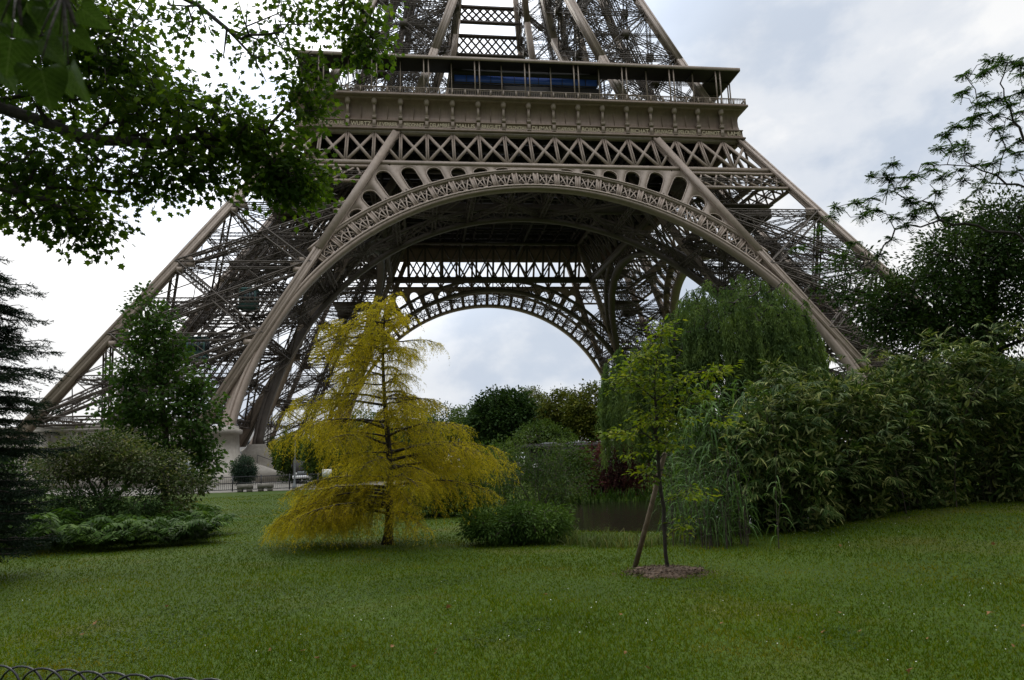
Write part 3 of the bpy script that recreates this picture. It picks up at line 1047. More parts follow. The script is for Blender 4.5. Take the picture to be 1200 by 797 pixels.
    for x in np.linspace(-11.3, 11.9, 13):
        mbar.box((x, -32.5, 62.15), (0.08, 0.12, 1.3))
    mbar.box((0.3, -32.52, 61.5), (23.4, 0.2, 0.12))
    mbar.build('mullion', M_DARKIRON, gp)
    for s, x0 in ((-1, -24), (1, 24)):
        q = MB()
        q.box((x0, -24.5, 59.2), (9, 6, 3.2)); q.box((x0, -24.5, 61.0), (9.6, 6.6, 0.3))
        for dx in np.linspace(-4, 4, 6):
            q.box((x0 + dx, -27.6, 59.5), (0.12, 0.15, 2.5))
        q.build('kiosk', M_DECK, TOWER)


build_gallery()


def build_upper():
    mb = MB()
    zs = [57.6, 69.5, 84.3, 100.0, 118.0]
    cn = {'oo': lambda z: np.array([-o2(z), -o2(z), z]), 'io': lambda z: np.array([-i2(z), -o2(z), z]),
          'oi': lambda z: np.array([-o2(z), -i2(z), z]), 'ii': lambda z: np.array([-i2(z), -i2(z), z])}
    for fn in cn.values():
        edge_girder(mb, [fn(z) for z in zs], 1.15, np.array([0.0, 1.0, 0.0]))
    up = mb.build('upper_pillar', M_IRON, TOWER)
    lb = MB()
    lev = [58.5, 70.0, 81.0, 91.5, 101.5, 111.0]
    for a, b, nrm in (('oo', 'io', (0, -1, 0)), ('oo', 'oi', (-1, 0, 0)), ('oi', 'ii', (0, 1, 0)), ('io', 'ii', (1, 0, 0))):
        A, B = cn[a], cn[b]
        for z, zn in zip(lev[:-1], lev[1:]):
            lattice(lb, A(z), B(z), 0.7, 0.8, (0, 0, 1), 0.11, 0.06)
            lattice(lb, A(z), B(zn), 0.8, 0.6, nrm, 0.12, 0.06); lattice(lb, B(z), A(zn), 0.8, 0.6, nrm, 0.12, 0.06)
            zm = (z + zn) / 2
            lattice(lb, A(zm), B(zm), 0.4, 0.4, (0, 0, 1), 0.07, 0.04)
            m = (A(zm) + B(zm)) / 2
            lb.box(m, (1.2, 1.2, 1.2))
    for z in lev:
        lattice(lb, cn['oo'](z), cn['ii'](z), 0.6, 0.6, (0, 0, 1), 0.1, 0.06); lattice(lb, cn['io'](z), cn['oi'](z), 0.6, 0.6, (0, 0, 1), 0.1, 0.06)
    rng = np.random.default_rng(8)
    n = 110
    mid = lambda z, u, v: np.array([-(o2(z) * (1 - u) + i2(z) * u), -(o2(z) * (1 - v) + i2(z) * v), z])
    za = rng.uniform(58, 100, n); zb = np.clip(za + rng.uniform(-2, 8, n), 58, 104)
    lb.beams(np.stack([mid(z, *q) for z, q in zip(za, rng.uniform(0, 1, (n, 2)))]), np.stack([mid(z, *q) for z, q in zip(zb, rng.uniform(0, 1, (n, 2)))]), rng.uniform(0.05, 0.14, n), 0.1, caps=False)
    for u, v in ((0.35, 0.4), (0.55, 0.4), (0.6, 0.7)):
        lattice(lb, mid(58, u, v), mid(112, u, v), 0.6, 0.9, (0, 1, 0), 0.15, 0.07)
    lb.build('lattice_bracing', M_IRON_SHADE, up)
    for k in (1, 2, 3):
        quadrant(copy_tree(up, TOWER), k)
    gb = MB()
    for z0, z1 in ((98.6, 103.6), (106.6, 110.6)):
        y = -float(o2((z0 + z1) / 2)); e = float(i2(z0)) + 0.8
        gb.beams([(-e, y, z0), (-e, y, z1)], [(e, y, z0), (e, y, z1)], 0.8, 0.6, (0, 0, 1))
        n = 9; xs = np.linspace(-e, e, n + 1); h = z1 - z0
        for q in range(-1, 2):
            pass
        st = (2 * e) / n
        for j in range(n):
            for m in range(2):
                za, zb = z0 + h * m / 2, z0 + h * (m + 1) / 2
                gb.beams([(xs[j], y, za), (xs[j + 1], y, za)], [(xs[j + 1], y, zb), (xs[j], y, zb)], 0.30, 0.4, (0, 1, 0))
    g = gb.build('upper_girder', M_IRON_SHADE, TOWER)
    for k in (1, 2, 3):
        a = g.copy(); COL.objects.link(a); quadrant(a, k)


build_upper()


def build_masonry():
    """stone base of the pillar at (-x, -y): a walled block with a pedestal under every girder and arch foot"""
    mb = MB()
    c = -51.8
    mb.box((c - 1.0, c + 3.6, 4.0), (18.6, 11.0, 6.0))
    mb.box((c - 1.0, c + 3.6, 7.15), (19.4, 11.8, 0.35)); mb.box((c - 1.0, c + 3.6, 7.5), (18.2, 10.6, 0.4))
    mb.box((c - 1.0, c + 3.6, 1.5), (19.0, 11.4, 1.2))
    for x in np.arange(-60, -42.5, 3.4):
        mb.box((x, c + 3.6 - 5.55, 4.0), (0.7, 0.16, 5.9))
    base = mb.build('masonry_base', M_STONE, TOWER)
    ped = None

    def pedestal(x, y, top, half):
        p = MB()
        prof = [(half * 2.3, 0.9), (half * 2.3, 2.0), (half * 2.1, 2.15), (half * 1.95, 2.6), (half * 1.55, 3.4), (half * 1.3, 4.4), (half * 1.22, top - 0.9), (half * 1.45, top - 0.8), (half * 1.45, top - 0.35), (half * 1.2, top - 0.25), (half * 1.2, top)]
        a = [(-1, -1), (1, -1), (1, 1), (-1, 1)]
        P = np.array([[[x + s * r, y + t * r, z] for s, t in a] for r, z in prof])
        n = len(prof); i = np.arange(n - 1)[:, None] * 4; j = np.arange(4)[None]; k = (j + 1) % 4
        f = np.stack([i + j, i + k, i + 4 + k, i + 4 + j], -1).reshape(-1, 4)
        p.add(P.reshape(-1, 3), [f, np.array([[(n - 1) * 4 + q for q in range(4)]])])
        return p.build('pedestal', M_STONE, base)
    pedestal(-37.9, -57.0, 7.0, 1.15); pedestal(-41.2, -57.6, 6.2, 1.15); pedestal(-57.9, -57.9, 6.0, 1.1); pedestal(-57.0, -37.9, 7.0, 1.15)
    # rounded foot of the inner arch
    p = MB()
    p.lathe([(2.1, 0.9), (2.1, 2.6), (1.9, 2.9), (2.0, 3.6), (1.75, 4.6), (1.2, 5.2), (1.1, 5.5)], 20, (-37.9, -41.0, 0))
    p.build('pedestal', M_STONE, base, True)
    # small door hut beside the pedestal
    d = MB(); d.box((-39.8, -60.4, 2.3), (1.5, 0.7, 2.6)); d.box((-39.8, -60.4, 3.7), (1.8, 1.0, 0.2))
    d.build('door_frame', M_WHITEM, base)
    d = MB(); d.box((-39.8, -60.78, 2.2), (0.95, 0.06, 2.1)); d.build('door', M_GREYM, base)
    for k in (1, 2, 3):
        quadrant(copy_tree(base, TOWER), k)


build_masonry()

# lift cabins riding the pillar tracks
def lift_cabin(loc, label):
    e = empty('lift_cabin', loc); tag(e, label, 'lift cabin', 'lift cabins inside the left pillar')
    b = MB(); b.box((0, 0, 1.3), (2.1, 2.1, 2.2)); b.box((0, 0, 2.55), (2.3, 2.3, 0.25)); b.box((0, 0, 0.1), (2.4, 2.4, 0.2)); b.build('cabin_body', M_TEAL, e)
    w = MB()
    for s in (-0.62, 0.0, 0.62):
        w.box((s, -1.08, 1.55), (0.5, 0.06, 1.2)); w.box((1.08, s, 1.55), (0.06, 0.5, 1.2))
    w.build('window', M_GLASSD, e)
    f = MB(); f.beams([(-1.2, -1.2, 0), (1.2, -1.2, 0)], [(-1.2, 1.2, -1.2), (1.2, 1.2, -1.2)], 0.2); f.build('undercarriage', M_IRON_SHADE, e)


for px, py, d, lb_ in ((292, 352, 92, 'upper teal lift cabin high inside the left tower pillar'), (232, 410, 86, 'lower teal lift cabin inside the left pillar, half behind the slim tree')):
    lift_cabin(at(px, py, d) - np.array([0, 0, 1.2]), lb_)
# ------------------------------------------------------------------ vegetation kit


def grow(polys, targets, rng, bf=0.25, step=0.5, jit=0.06):
    """skeleton: limbs given as polylines, then every target joined to the cheapest node"""
    P, par, pl = [], [], []
    for poly in polys:
        poly = np.asarray(poly, float)
        prev = -1
        if P:
            A = np.array(P); prev = int(np.argmin(np.linalg.norm(A - poly[0], axis=1)))
            if np.linalg.norm(A[prev] - poly[0]) < 1e-6:
                poly = poly[1:]
        for q in poly:
            if prev >= 0:
                n = max(1, int(np.linalg.norm(q - P[prev]) / step))
                p0 = P[prev].copy()
                for k in range(1, n + 1):
                    t = k / n
                    P.append(p0 + (q - p0) * t + (rng.normal(0, jit * step, 3) if k < n else 0)); par.append(prev)
                    pl.append(pl[prev] + np.linalg.norm(P[-1] - P[prev])); prev = len(P) - 1
            else:
                P.append(q.copy()); par.append(-1); pl.append(0.0); prev = 0
    n0 = len(P)
    T = np.asarray(targets, float)
    A = np.zeros((n0 + len(T) * 12, 3)); A[:n0] = np.array(P); plA = np.zeros(len(A)); plA[:n0] = pl
    n = n0
    base = A[:n0]
    dist = np.array([np.min(np.linalg.norm(base - t, axis=1)) for t in T]) if len(T) else []
    tips = []
    for ti in np.argsort(dist):
        t = T[ti]
        d = np.linalg.norm(A[:n] - t, axis=1)
        low = np.maximum(0, A[:n, 2] - t[2]) * 0.25
        j = int(np.argmin(d + bf * plA[:n] + low))
        m = min(10, max(1, int(d[j] / step)))
        p0 = A[j].copy()
        for k in range(1, m + 1):
            u = k / m
            q = p0 + (t - p0) * u
            if k < m:
                q = q + rng.normal(0, jit * d[j] * 0.5, 3) + np.array([0, 0, 0.10 * d[j] * math.sin(math.pi * u)])
            A[n] = q; par.append(j if k == 1 else n - 1); plA[n] = plA[par[-1]] + np.linalg.norm(q - A[par[-1]]); n += 1
        tips.append(n - 1)
    return A[:n], np.array(par), n0, np.array(tips, int)


def skin(mb, P, par, r_tip, r_base, power=0.5, sides=5):
    n = len(P); cnt = np.zeros(n)
    kids = np.zeros(n, int)
    for i in range(n - 1, 0, -1):
        if kids[i] == 0:
            cnt[i] += 1
        cnt[par[i]] += cnt[i]; kids[par[i]] += 1
    r = r_tip * np.maximum(cnt, 1) ** power
    r = np.minimum(r * (r_base / max(r[0], 1e-6) if r[0] > r_base else 1.0), r_base)
    r = np.maximum(r, r_tip)
    i = np.arange(1, n)
    mb.edges_tubes(P[par[i]], P[i], r[par[i]] * 0.5 + r[i] * 0.5, r[i], sides)
    return r


def ell(rng, c, r, n, shell=0.45, flat=False):
    d = unit(rng.normal(0, 1, (n, 3)))
    s = shell + (1 - shell) * rng.uniform(0, 1, (n, 1)) ** 0.6
    return np.asarray(c) + d * s * np.asarray(r)


def PL(px, py, d, rx, ry, n, rd=None, shell=0.45):
    """lobe given where it stands: centre pixel, depth, half sizes in photo pixels"""
    return (at(px, py, d), (rx / FPX * d, (rd if rd else (rx + ry) / 2 / FPX * d), ry / FPX * d), n, shell)


def leaf_cloud(mb, rng, C, out, per, sig, L, W, tmpl, upw=0.7, droop=0.3, jit=0.6):
    """per leaves round every clump centre C; out = outward direction of the clump"""
    n = len(C) * per
    c = np.repeat(C, per, 0); o = np.repeat(out, per, 0)
    off = rng.normal(0, 1, (n, 3)) * np.asarray(sig)
    D = unit(o * 0.6 + unit(off) * 0.9 + np.array([0, 0, -droop]) + rng.normal(0, jit * 0.5, (n, 3)))
    Nn = unit(np.array([0, 0, upw]) + o * 0.35 + rng.normal(0, jit, (n, 3)))
    s = rng.uniform(0.7, 1.25, n)
    mb.leaves(c + off, D, Nn, L * s, W * s, tmpl)


def plant(name, label, cat, base, polys, lobes, leaf, mat, bark, r_tip=0.012, r_base=0.2, per=14, sig=0.25, L=0.1, W=0.06, seed=0,
          group=None, tmpl=T_RHOMB, droop=0.3, bf=0.25, step=0.5, upw=0.7, jit=0.6, trunk_name='trunk', crown_name='crown', sides=5, leafless=0.0):
    rng = np.random.default_rng(seed)
    T, O = [], []
    for c, r, n, sh in lobes:
        q = ell(rng, c, r, n, sh)
        T.append(q); O.append(unit((q - c) / np.asarray(r)))
    T = np.concatenate(T); O = np.concatenate(O)
    ok = T[:, 2] > gz(T[:, 0], T[:, 1]) + 0.04
    T, O = T[ok], O[ok]
    root = empty(name, base); tag(root, label, cat, group)
    b = np.asarray(base, float)
    P, par, n0, tips = grow([np.asarray(p) for p in polys], T, rng, bf, step)
    tb = MB(); skin(tb, P - b, par, r_tip, r_base, 0.5, sides)
    tb.build(trunk_name, bark, root, True)
    lb = MB()
    keep = rng.uniform(0, 1, len(T)) >= leafless
    leaf_cloud(lb, rng, T[keep] - b, O[keep], per, sig, L, W, tmpl, upw, droop, jit)
    lb.build(crown_name, mat, root)
    return root


G_MAPLE = leafmat('maple_leaves', (0.026, 0.054, 0.006), (0.044, 0.084, 0.010), (0.078, 0.125, 0.013), 0.5)
G_NEAR = leafmat('near_leaves', (0.012, 0.030, 0.004), (0.018, 0.040, 0.005), (0.026, 0.048, 0.006), 0.38, 0.38, 0.32)
G_SPRUCE = leafmat('spruce_needles', (0.010, 0.020, 0.013), (0.016, 0.030, 0.018), (0.024, 0.040, 0.022), 0.1, 0.7, 0.05)
G_SLIM = leafmat('slim_tree_leaves', (0.0255, 0.0561, 0.0119), (0.0391, 0.08075, 0.01615), (0.0561, 0.102, 0.0187), 0.35)
G_RHODO = leafmat('shrub_leaves', (0.0289, 0.0476, 0.0119), (0.0527, 0.0748, 0.0204), (0.1445, 0.1445, 0.07225), 0.25)
G_DARK = leafmat('dark_leaves', (0.018, 0.040, 0.011), (0.030, 0.058, 0.015), (0.044, 0.078, 0.019), 0.22)
G_FERN = leafmat('fern_fronds', (0.026, 0.060, 0.009), (0.042, 0.086, 0.012), (0.062, 0.108, 0.018), 0.3)
G_GOLD = leafmat('golden_needles', (0.26, 0.24, 0.013), (0.43, 0.355, 0.019), (0.56, 0.45, 0.038), 0.48, 0.6, 0.03, (1.08, 1.08, 0.6), 1.6, 0.45)
G_BUSH = leafmat('bush_leaves', (0.0255, 0.0555, 0.009), (0.0405, 0.07875, 0.01275), (0.06, 0.105, 0.0165), 0.28)
G_LOOSE = leafmat('loose_shrub_leaves', (0.033, 0.06, 0.0165), (0.0525, 0.08625, 0.0255), (0.0825, 0.1162, 0.039), 0.3)
G_PURPLE = leafmat('purple_leaves', (0.050, 0.016, 0.018), (0.080, 0.026, 0.026), (0.075, 0.042, 0.024), 0.25, tint=(1.3, 0.9, 0.8))
G_WILLOW = leafmat('willow_leaves', (0.068, 0.1105, 0.034), (0.09775, 0.153, 0.0476), (0.1318, 0.1913, 0.0612), 0.4)
G_REED = leafmat('reed_blades', (0.0391, 0.0816, 0.0204), (0.0595, 0.1105, 0.0306), (0.08925, 0.1445, 0.04675), 0.3)
G_BAMBOO = leafmat('bamboo_leaves', (0.022, 0.046, 0.010), (0.058, 0.094, 0.024), (0.24, 0.26, 0.10), 0.22, clump=1.4, cl=1.15)
G_RIGHT = leafmat('dark_tree_leaves', (0.018, 0.039, 0.009), (0.0285, 0.0555, 0.01275), (0.0465, 0.075, 0.0165), 0.26)
G_LOCUST = leafmat('locust_leaves', (0.024, 0.054, 0.018), (0.038, 0.074, 0.024), (0.056, 0.098, 0.030), 0.35)
G_SAP = leafmat('sapling_leaves', (0.085, 0.1318, 0.0102), (0.1232, 0.1658, 0.0136), (0.17, 0.1827, 0.017), 0.4)
G_OLIVE = leafmat('olive_leaves', (0.06375, 0.0825, 0.012), (0.09375, 0.111, 0.0165), (0.135, 0.1312, 0.0225), 0.25)
G_MID = leafmat('mid_green_leaves', (0.0345, 0.0645, 0.012), (0.0555, 0.0915, 0.0165), (0.07875, 0.1162, 0.021), 0.25)
G_PALE = leafmat('pale_green_leaves', (0.105, 0.1312, 0.045), (0.1425, 0.165, 0.05625), (0.18, 0.195, 0.075), 0.25)
G_GRASS = leafmat('grass_blades', (0.054, 0.090, 0.002), (0.084, 0.130, 0.003), (0.150, 0.155, 0.008), 0.32, 0.8, 0.0, clump=0.35, cl=0.5)
G_DAISY = principled('daisy_petals', (0.70, 0.70, 0.66), 0.7)
G_DEAD = leafmat('dead_leaves', (0.14, 0.055, 0.02), (0.20, 0.10, 0.035), (0.30, 0.20, 0.10), 0.2, 0.7, 0.2, (1, 1, 1))


def up_poly(base, *pts):
    return [np.asarray(base, float)] + [np.asarray(p, float) for p in pts]


# ------------------------------------------------------------------ overhanging maple, trunk outside the frame to the left
def build_maple():
    d = 9.0
    b = ground_at(-330, 9.2)
    fork = at(-290, 230, 9.1)
    hub = at(-200, 120, 9.0)
    polys = [up_poly(b, fork, hub),
             [hub, at(-90, 112, 9), at(0, 126, 8.9), at(58, 146, 8.9), at(104, 164, 8.9), at(175, 168, 8.8), at(235, 160, 8.8)],
             [at(58, 146, 8.9), at(120, 190, 8.6), at(90, 240, 8.5)],
             [fork, at(-130, 190, 8.6), at(-20, 215, 8.5), at(60, 235, 8.4)],
             [hub, at(-80, 20, 9.4), at(40, 40, 9.4), at(130, 70, 9.2), at(195, 108, 9.1), at(240, 130, 9.0), at(290, 163, 9.0), at(335, 205, 9.0)],
             [at(40, 40, 9.4), at(150, -30, 9.6), at(232, 6, 9.6), at(266, 34, 9.5), at(298, 68, 9.5), at(312, 96, 9.5)],
             [at(150, -30, 9.6), at(280, -60, 9.8), at(380, -30, 9.7), at(432, 20, 9.6)]]
    lobes = [PL(115, 50, 9, 78, 66, 190, 1.2, 0.1), PL(60, 100, 9.2, 80, 50, 120, 1.0, 0.1), PL(175, 120, 9.0, 62, 50, 105, 1.0, 0.1), PL(60, 200, 8.7, 80, 42, 105, 0.9, 0.1), PL(95, 262, 8.5, 42, 28, 55, 0.5, 0.1),
             PL(30, 250, 8.6, 35, 26, 28, 0.5, 0.1), PL(175, 205, 8.8, 72, 30, 80, 0.8, 0.1), PL(265, 152, 9.0, 68, 36, 95, 0.8, 0.1), PL(240, 195, 8.9, 45, 32, 50, 0.5, 0.1),
             PL(340, 208, 9.0, 52, 32, 105, 0.5, 0.1), PL(312, 180, 9.0, 40, 36, 55, 0.5, 0.1), PL(360, 100, 9.3, 14, 48, 42, 0.3, 0.1), PL(370, 130, 9.2, 10, 12, 8, 0.2, 0.1),
             PL(426, 42, 9.6, 24, 32, 46, 0.4, 0.1), PL(412, 12, 9.6, 46, 18, 24, 0.5, 0.1), PL(310, 45, 9.5, 60, 42, 24, 0.8, 0.1), PL(350, 15, 9.6, 60, 22, 20, 0.8, 0.1), PL(215, 20, 9.3, 30, 28, 16, 0.8, 0.1),
             PL(-60, 60, 9.2, 90, 90, 120, 1.2, 0.1), PL(-90, 190, 8.9, 90, 60, 80, 1.0, 0.1)]
    plant('maple_tree', 'tall maple whose dark leafy boughs hang over the tower at upper left', 'tree', b, polys, lobes, None, G_MAPLE, M_BARKD, 0.006, 0.26, 12, (0.15, 0.15, 0.11), 0.086, 0.071, 11,
          tmpl=T_MAPLE, droop=0.45, bf=0.18, step=0.35, upw=0.8, jit=0.65)


build_maple()

_h = np.linspace(0, 1, 9)
_w = np.array([0.0, 0.40, 0.50, 0.50, 0.46, 0.38, 0.27, 0.13, 0.0])
_x = np.array([0.10, -0.06, 0.05, 0.18, 0.34, 0.5, 0.68, 0.85, 1.02])


def heart_leaf():
    """broad heart-shaped blade, folded a little on its midrib with a drooping tip"""
    mids = np.stack([np.maximum(_x, 0.08), np.zeros(9), -0.10 * np.maximum(_x, 0) ** 2], -1)
    Rr = np.stack([_x, _w, 0.13 * _w - 0.12 * np.maximum(_x, 0) ** 2 + 0.02 * np.sin(_x * 14)], -1)
    Ll = Rr * np.array([1, -1, 1])
    half = mids.copy(); hR = (mids + Rr) / 2 + np.array([0, 0, 0.018]); hL = hR * np.array([1, -1, 1])
    v = np.concatenate([Ll, hL, mids, hR, Rr])
    f = []
    for k in range(4):
        for i in range(8):
            f.append([k * 9 + i, k * 9 + i + 1, (k + 1) * 9 + i + 1, (k + 1) * 9 + i])
    return v, [np.array(f)]


def add_veins(m):
    n, l = m.node_tree.nodes, m.node_tree.links
    a = N(n, 'ShaderNodeAttribute', attribute_name='leaf_co')
    sp = N(n, 'ShaderNodeSeparateXYZ'); l.new(a.outputs['Vector'], sp.inputs['Vector'])

    def mth(op, x, y=None):
        q = N(n, 'ShaderNodeMath', operation=op)
        for k, v in enumerate((x, y)):
            if v is None:
                continue
            if isinstance(v, (int, float)):
                q.inputs[k].default_value = v
            else:
                l.new(v, q.inputs[k])
        return q.outputs['Value']
    ay = mth('ABSOLUTE', sp.outputs['Y'])
    w = mth('SUBTRACT', sp.outputs['X'], mth('MULTIPLY', ay, 0.75))
    side = mth('LESS_THAN', mth('PINGPONG', w, 0.062), 0.006)
    midr = mth('LESS_THAN', ay, 0.012)
    vein = mth('MAXIMUM', side, midr)
    b = n['Principled BSDF']; src = b.inputs['Base Color'].links[0].from_socket
    nz = N(n, 'ShaderNodeTexNoise'); nz.inputs['Scale'].default_value = 7.0; nz.inputs['Detail'].default_value = 3
    l.new(a.outputs['Vector'], nz.inputs['Vector'])
    rp = ramp(n, [(0.3, (0.7, 0.7, 0.7)), (0.7, (1.25, 1.2, 1.1))], 'LINEAR'); l.new(nz.outputs['Fac'], rp.inputs['Fac'])
    mu = N(n, 'ShaderNodeMix', data_type='RGBA', blend_type='MULTIPLY'); mu.inputs['Factor'].default_value = 1
    l.new(src, mu.inputs['A']); l.new(rp.outputs['Color'], mu.inputs['B'])
    mx = N(n, 'ShaderNodeMix', data_type='RGBA', blend_type='MIX')
    l.new(mth('MULTIPLY', vein, 0.55), mx.inputs['Factor']); l.new(mu.outputs['Result'], mx.inputs['A']); mx.inputs['B'].default_value = (0.085, 0.12, 0.03, 1)
    l.new(mx.outputs['Result'], b.inputs['Base Color'])
    for q in n:
        if q.type == 'BSDF_TRANSLUCENT':
            l.new(mx.outputs['Result'], q.inputs['Color'])
    bp = N(n, 'ShaderNodeBump'); bp.inputs['Strength'].default_value = 0.5; bp.inputs['Distance'].default_value = 0.002
    l.new(mth('SUBTRACT', nz.outputs['Fac'], vein), bp.inputs['Height']); l.new(bp.outputs['Normal'], b.inputs['Normal'])


add_veins(G_NEAR)


def build_near_leaves():
    tr_base = ground_at(-900, 1.1)
    tr_base = np.array([-2.35, 1.05, float(gz(-2.35, 1.05))])
    root = empty('linden_tree', tr_base)
    tag(root, 'big heart-shaped leaves hanging close overhead in the top left corner', 'tree')
    tb = MB()
    crown = np.array([-2.2, 1.15, 3.1])
    tb.tube([tr_base - tr_base, np.array([0.03, 0.02, 1.4]), crown - tr_base], [0.13, 0.11, 0.08], 10)
    e = at(40, -60, 1.25) - tr_base; e2 = at(75, -10, 1.2) - tr_base
    tb.tube([crown - tr_base, (crown - tr_base) * 0.5 + e * 0.5 + np.array([0, 0, 0.15]), e, e2, at(88, 30, 1.18) - tr_base], [0.05, 0.02, 0.008, 0.005, 0.003], 8)
    tb.tube([e, at(20, -20, 1.2) - tr_base, at(25, 30, 1.17) - tr_base], [0.006, 0.004, 0.0025], 6)
    hv = heart_leaf()
    # base px, tip px, depth, width factor, tilt away from the viewer (radians), roll
    S = [((47, 76), (62, 141), 1.13, 1.0, 0.25, 0.1), ((80, 76), (107, 134), 1.16, 0.95, 0.2, 1.05), ((14, 40), (4, 104), 1.12, 1.0, 0.3, 0.2), ((46, 44), (82, 80), 1.17, 0.9, 0.3, -0.3),
         ((84, 36), (117, 66), 1.2, 0.85, 0.3, 0.3), ((92, 8), (133, 37), 1.22, 0.85, 0.4, 0.2), ((98, -22), (117, 12), 1.2, 0.8, 0.2, 1.1), ((58, 6), (84, 56), 1.26, 1.0, 0.4, -0.2),
         ((30, -4), (38, 52), 1.28, 1.0, 0.4, 0.4), ((6, -12), (10, 38), 1.25, 1.0, 0.5, -0.4), ((60, -24), (66, 28), 1.3, 1.0, 0.5, 0.3), ((22, 22), (52, 74), 1.3, 0.95, 0.2, 0.8),
         ((70, 40), (78, 88), 1.27, 0.8, 0.3, -0.8), ((-14, 22), (-20, 80), 1.2, 1.0, 0.2, 0.2), ((-10, 60), (24, 112), 1.27, 0.9, 0.4, -0.5), ((74, 92), (86, 122), 1.22, 0.9, 0.2, 0.7)]
    leaves = []
    for (bx, by), (tx, ty), d, wf, tilt, roll in S:
        a = at(bx, by, d); t = at(bx + (tx - bx) * 0.84, by + (ty - by) * 0.84, d + 0.02)
        D = unit(t - a); L = np.linalg.norm(t - a) / max(math.cos(tilt), 0.5)
        view = -unit(a - EYE)
        D = unit(D * math.cos(tilt) - view * math.sin(tilt) * 0.6)
        Nn = unit(view - D * (view @ D)); S_ = np.cross(D, Nn)
        Nn = unit(Nn * math.cos(roll) + S_ * math.sin(roll))
        lb = MB(); lb.leaves([a - tr_base], [D], [Nn], L, L * 1.0 * wf, hv)
        lo = lb.build('leaf', G_NEAR, root, True)
        at_ = lo.data.attributes.new('leaf_co', 'FLOAT_VECTOR', 'POINT')
        at_.data.foreach_set('vector', hv[0].astype(np.float32).ravel())
        stem = e2 if bx > 40 else at(20, -20, 1.2) - tr_base
        m = (a - tr_base) * 0.6 + stem * 0.4 + np.array([0, 0, 0.01])
        tb.tube([stem, m, a - tr_base], [0.002, 0.0016, 0.0013], 5)
    tb.build('trunk', M_BARKD, root, True)


build_near_leaves()


# ------------------------------------------------------------------ dark spruce at the left edge
def build_spruce():
    rng = np.random.default_rng(21)
    b = ground_at(-50, 10.8); H = 5.5
    root = empty('spruce_tree', b); tag(root, 'dark needled conifer with level ragged boughs at the left edge of the lawn', 'tree')
    tb, lb = MB(), MB()
    tb.tube([(0, 0, 0), (0.02, 0, H * 0.5), (0, 0.02, H)], [0.13, 0.08, 0.012], 9)
    PP, DD, NN = [], [], []
    z = 0.45
    while z < H - 0.12:
        u = z / H
        Lb = min(1.30, 2.2 * (1 - u) ** 0.75 + 0.12)
        for q in range(8 if u < 0.8 else 5):
            az = rng.uniform(0, 2 * np.pi); L = Lb * rng.choice([0.7, 0.9, 1.1, 1.45 if u > 0.4 else 1.0], p=[0.25, 0.35, 0.25, 0.15]) * rng.uniform(0.9, 1.1)
            dr = np.array([math.cos(az), math.sin(az), 0])
            s = np.linspace(0, 1, 9)
            pts = np.array([0, 0, z]) + dr * (L * s)[:, None] + np.stack([0 * s, 0 * s, L * (0.10 * s - 0.30 * s ** 2 + 0.20 * s ** 3.5)], -1) + rng.normal(0, 0.012, (9, 3))
            tb.tube(pts, np.linspace(0.022, 0.004, 9), 4, False)
            side = np.cross(dr, [0, 0, 1])
            nt = int(L * 30)
            for k in range(nt):
                t = rng.uniform(0.10, 1.0); i = min(int(t * 8), 7)
                p = pts[i] + (pts[i + 1] - pts[i]) * (t * 8 - i)
                sg = 1 if k % 2 else -1
                l = L * 0.34 * (1.15 - t) * rng.uniform(0.6, 1.2) + 0.07
                td = unit(dr * 0.7 + side * sg * rng.uniform(0.5, 0.9) + np.array([0, 0, rng.uniform(-0.35, 0.05)]))
                m = max(4, int(l / 0.014))
                w = np.linspace(0, 1, m)
                q_ = p + td * (l * w)[:, None] + np.array([0, 0, -1]) * (0.10 * l * w ** 2)[:, None]
                PP.append(q_); DD.append(unit(td + rng.normal(0, 0.55, (m, 3)))); NN.append(rng.normal(0, 1, (m, 3)) + np.array([0, 0, 0.6]))
        z += 0.145 * rng.uniform(0.8, 1.25)
    P = np.concatenate(PP); D = np.concatenate(DD); Nn = np.concatenate(NN)
    lb.leaves(P, D, Nn, rng.uniform(0.04, 0.075, len(P)), 0.014, T_RHOMB)
    tb.build('trunk', M_BARKD, root, True); lb.build('crown', G_SPRUCE, root)


build_spruce()


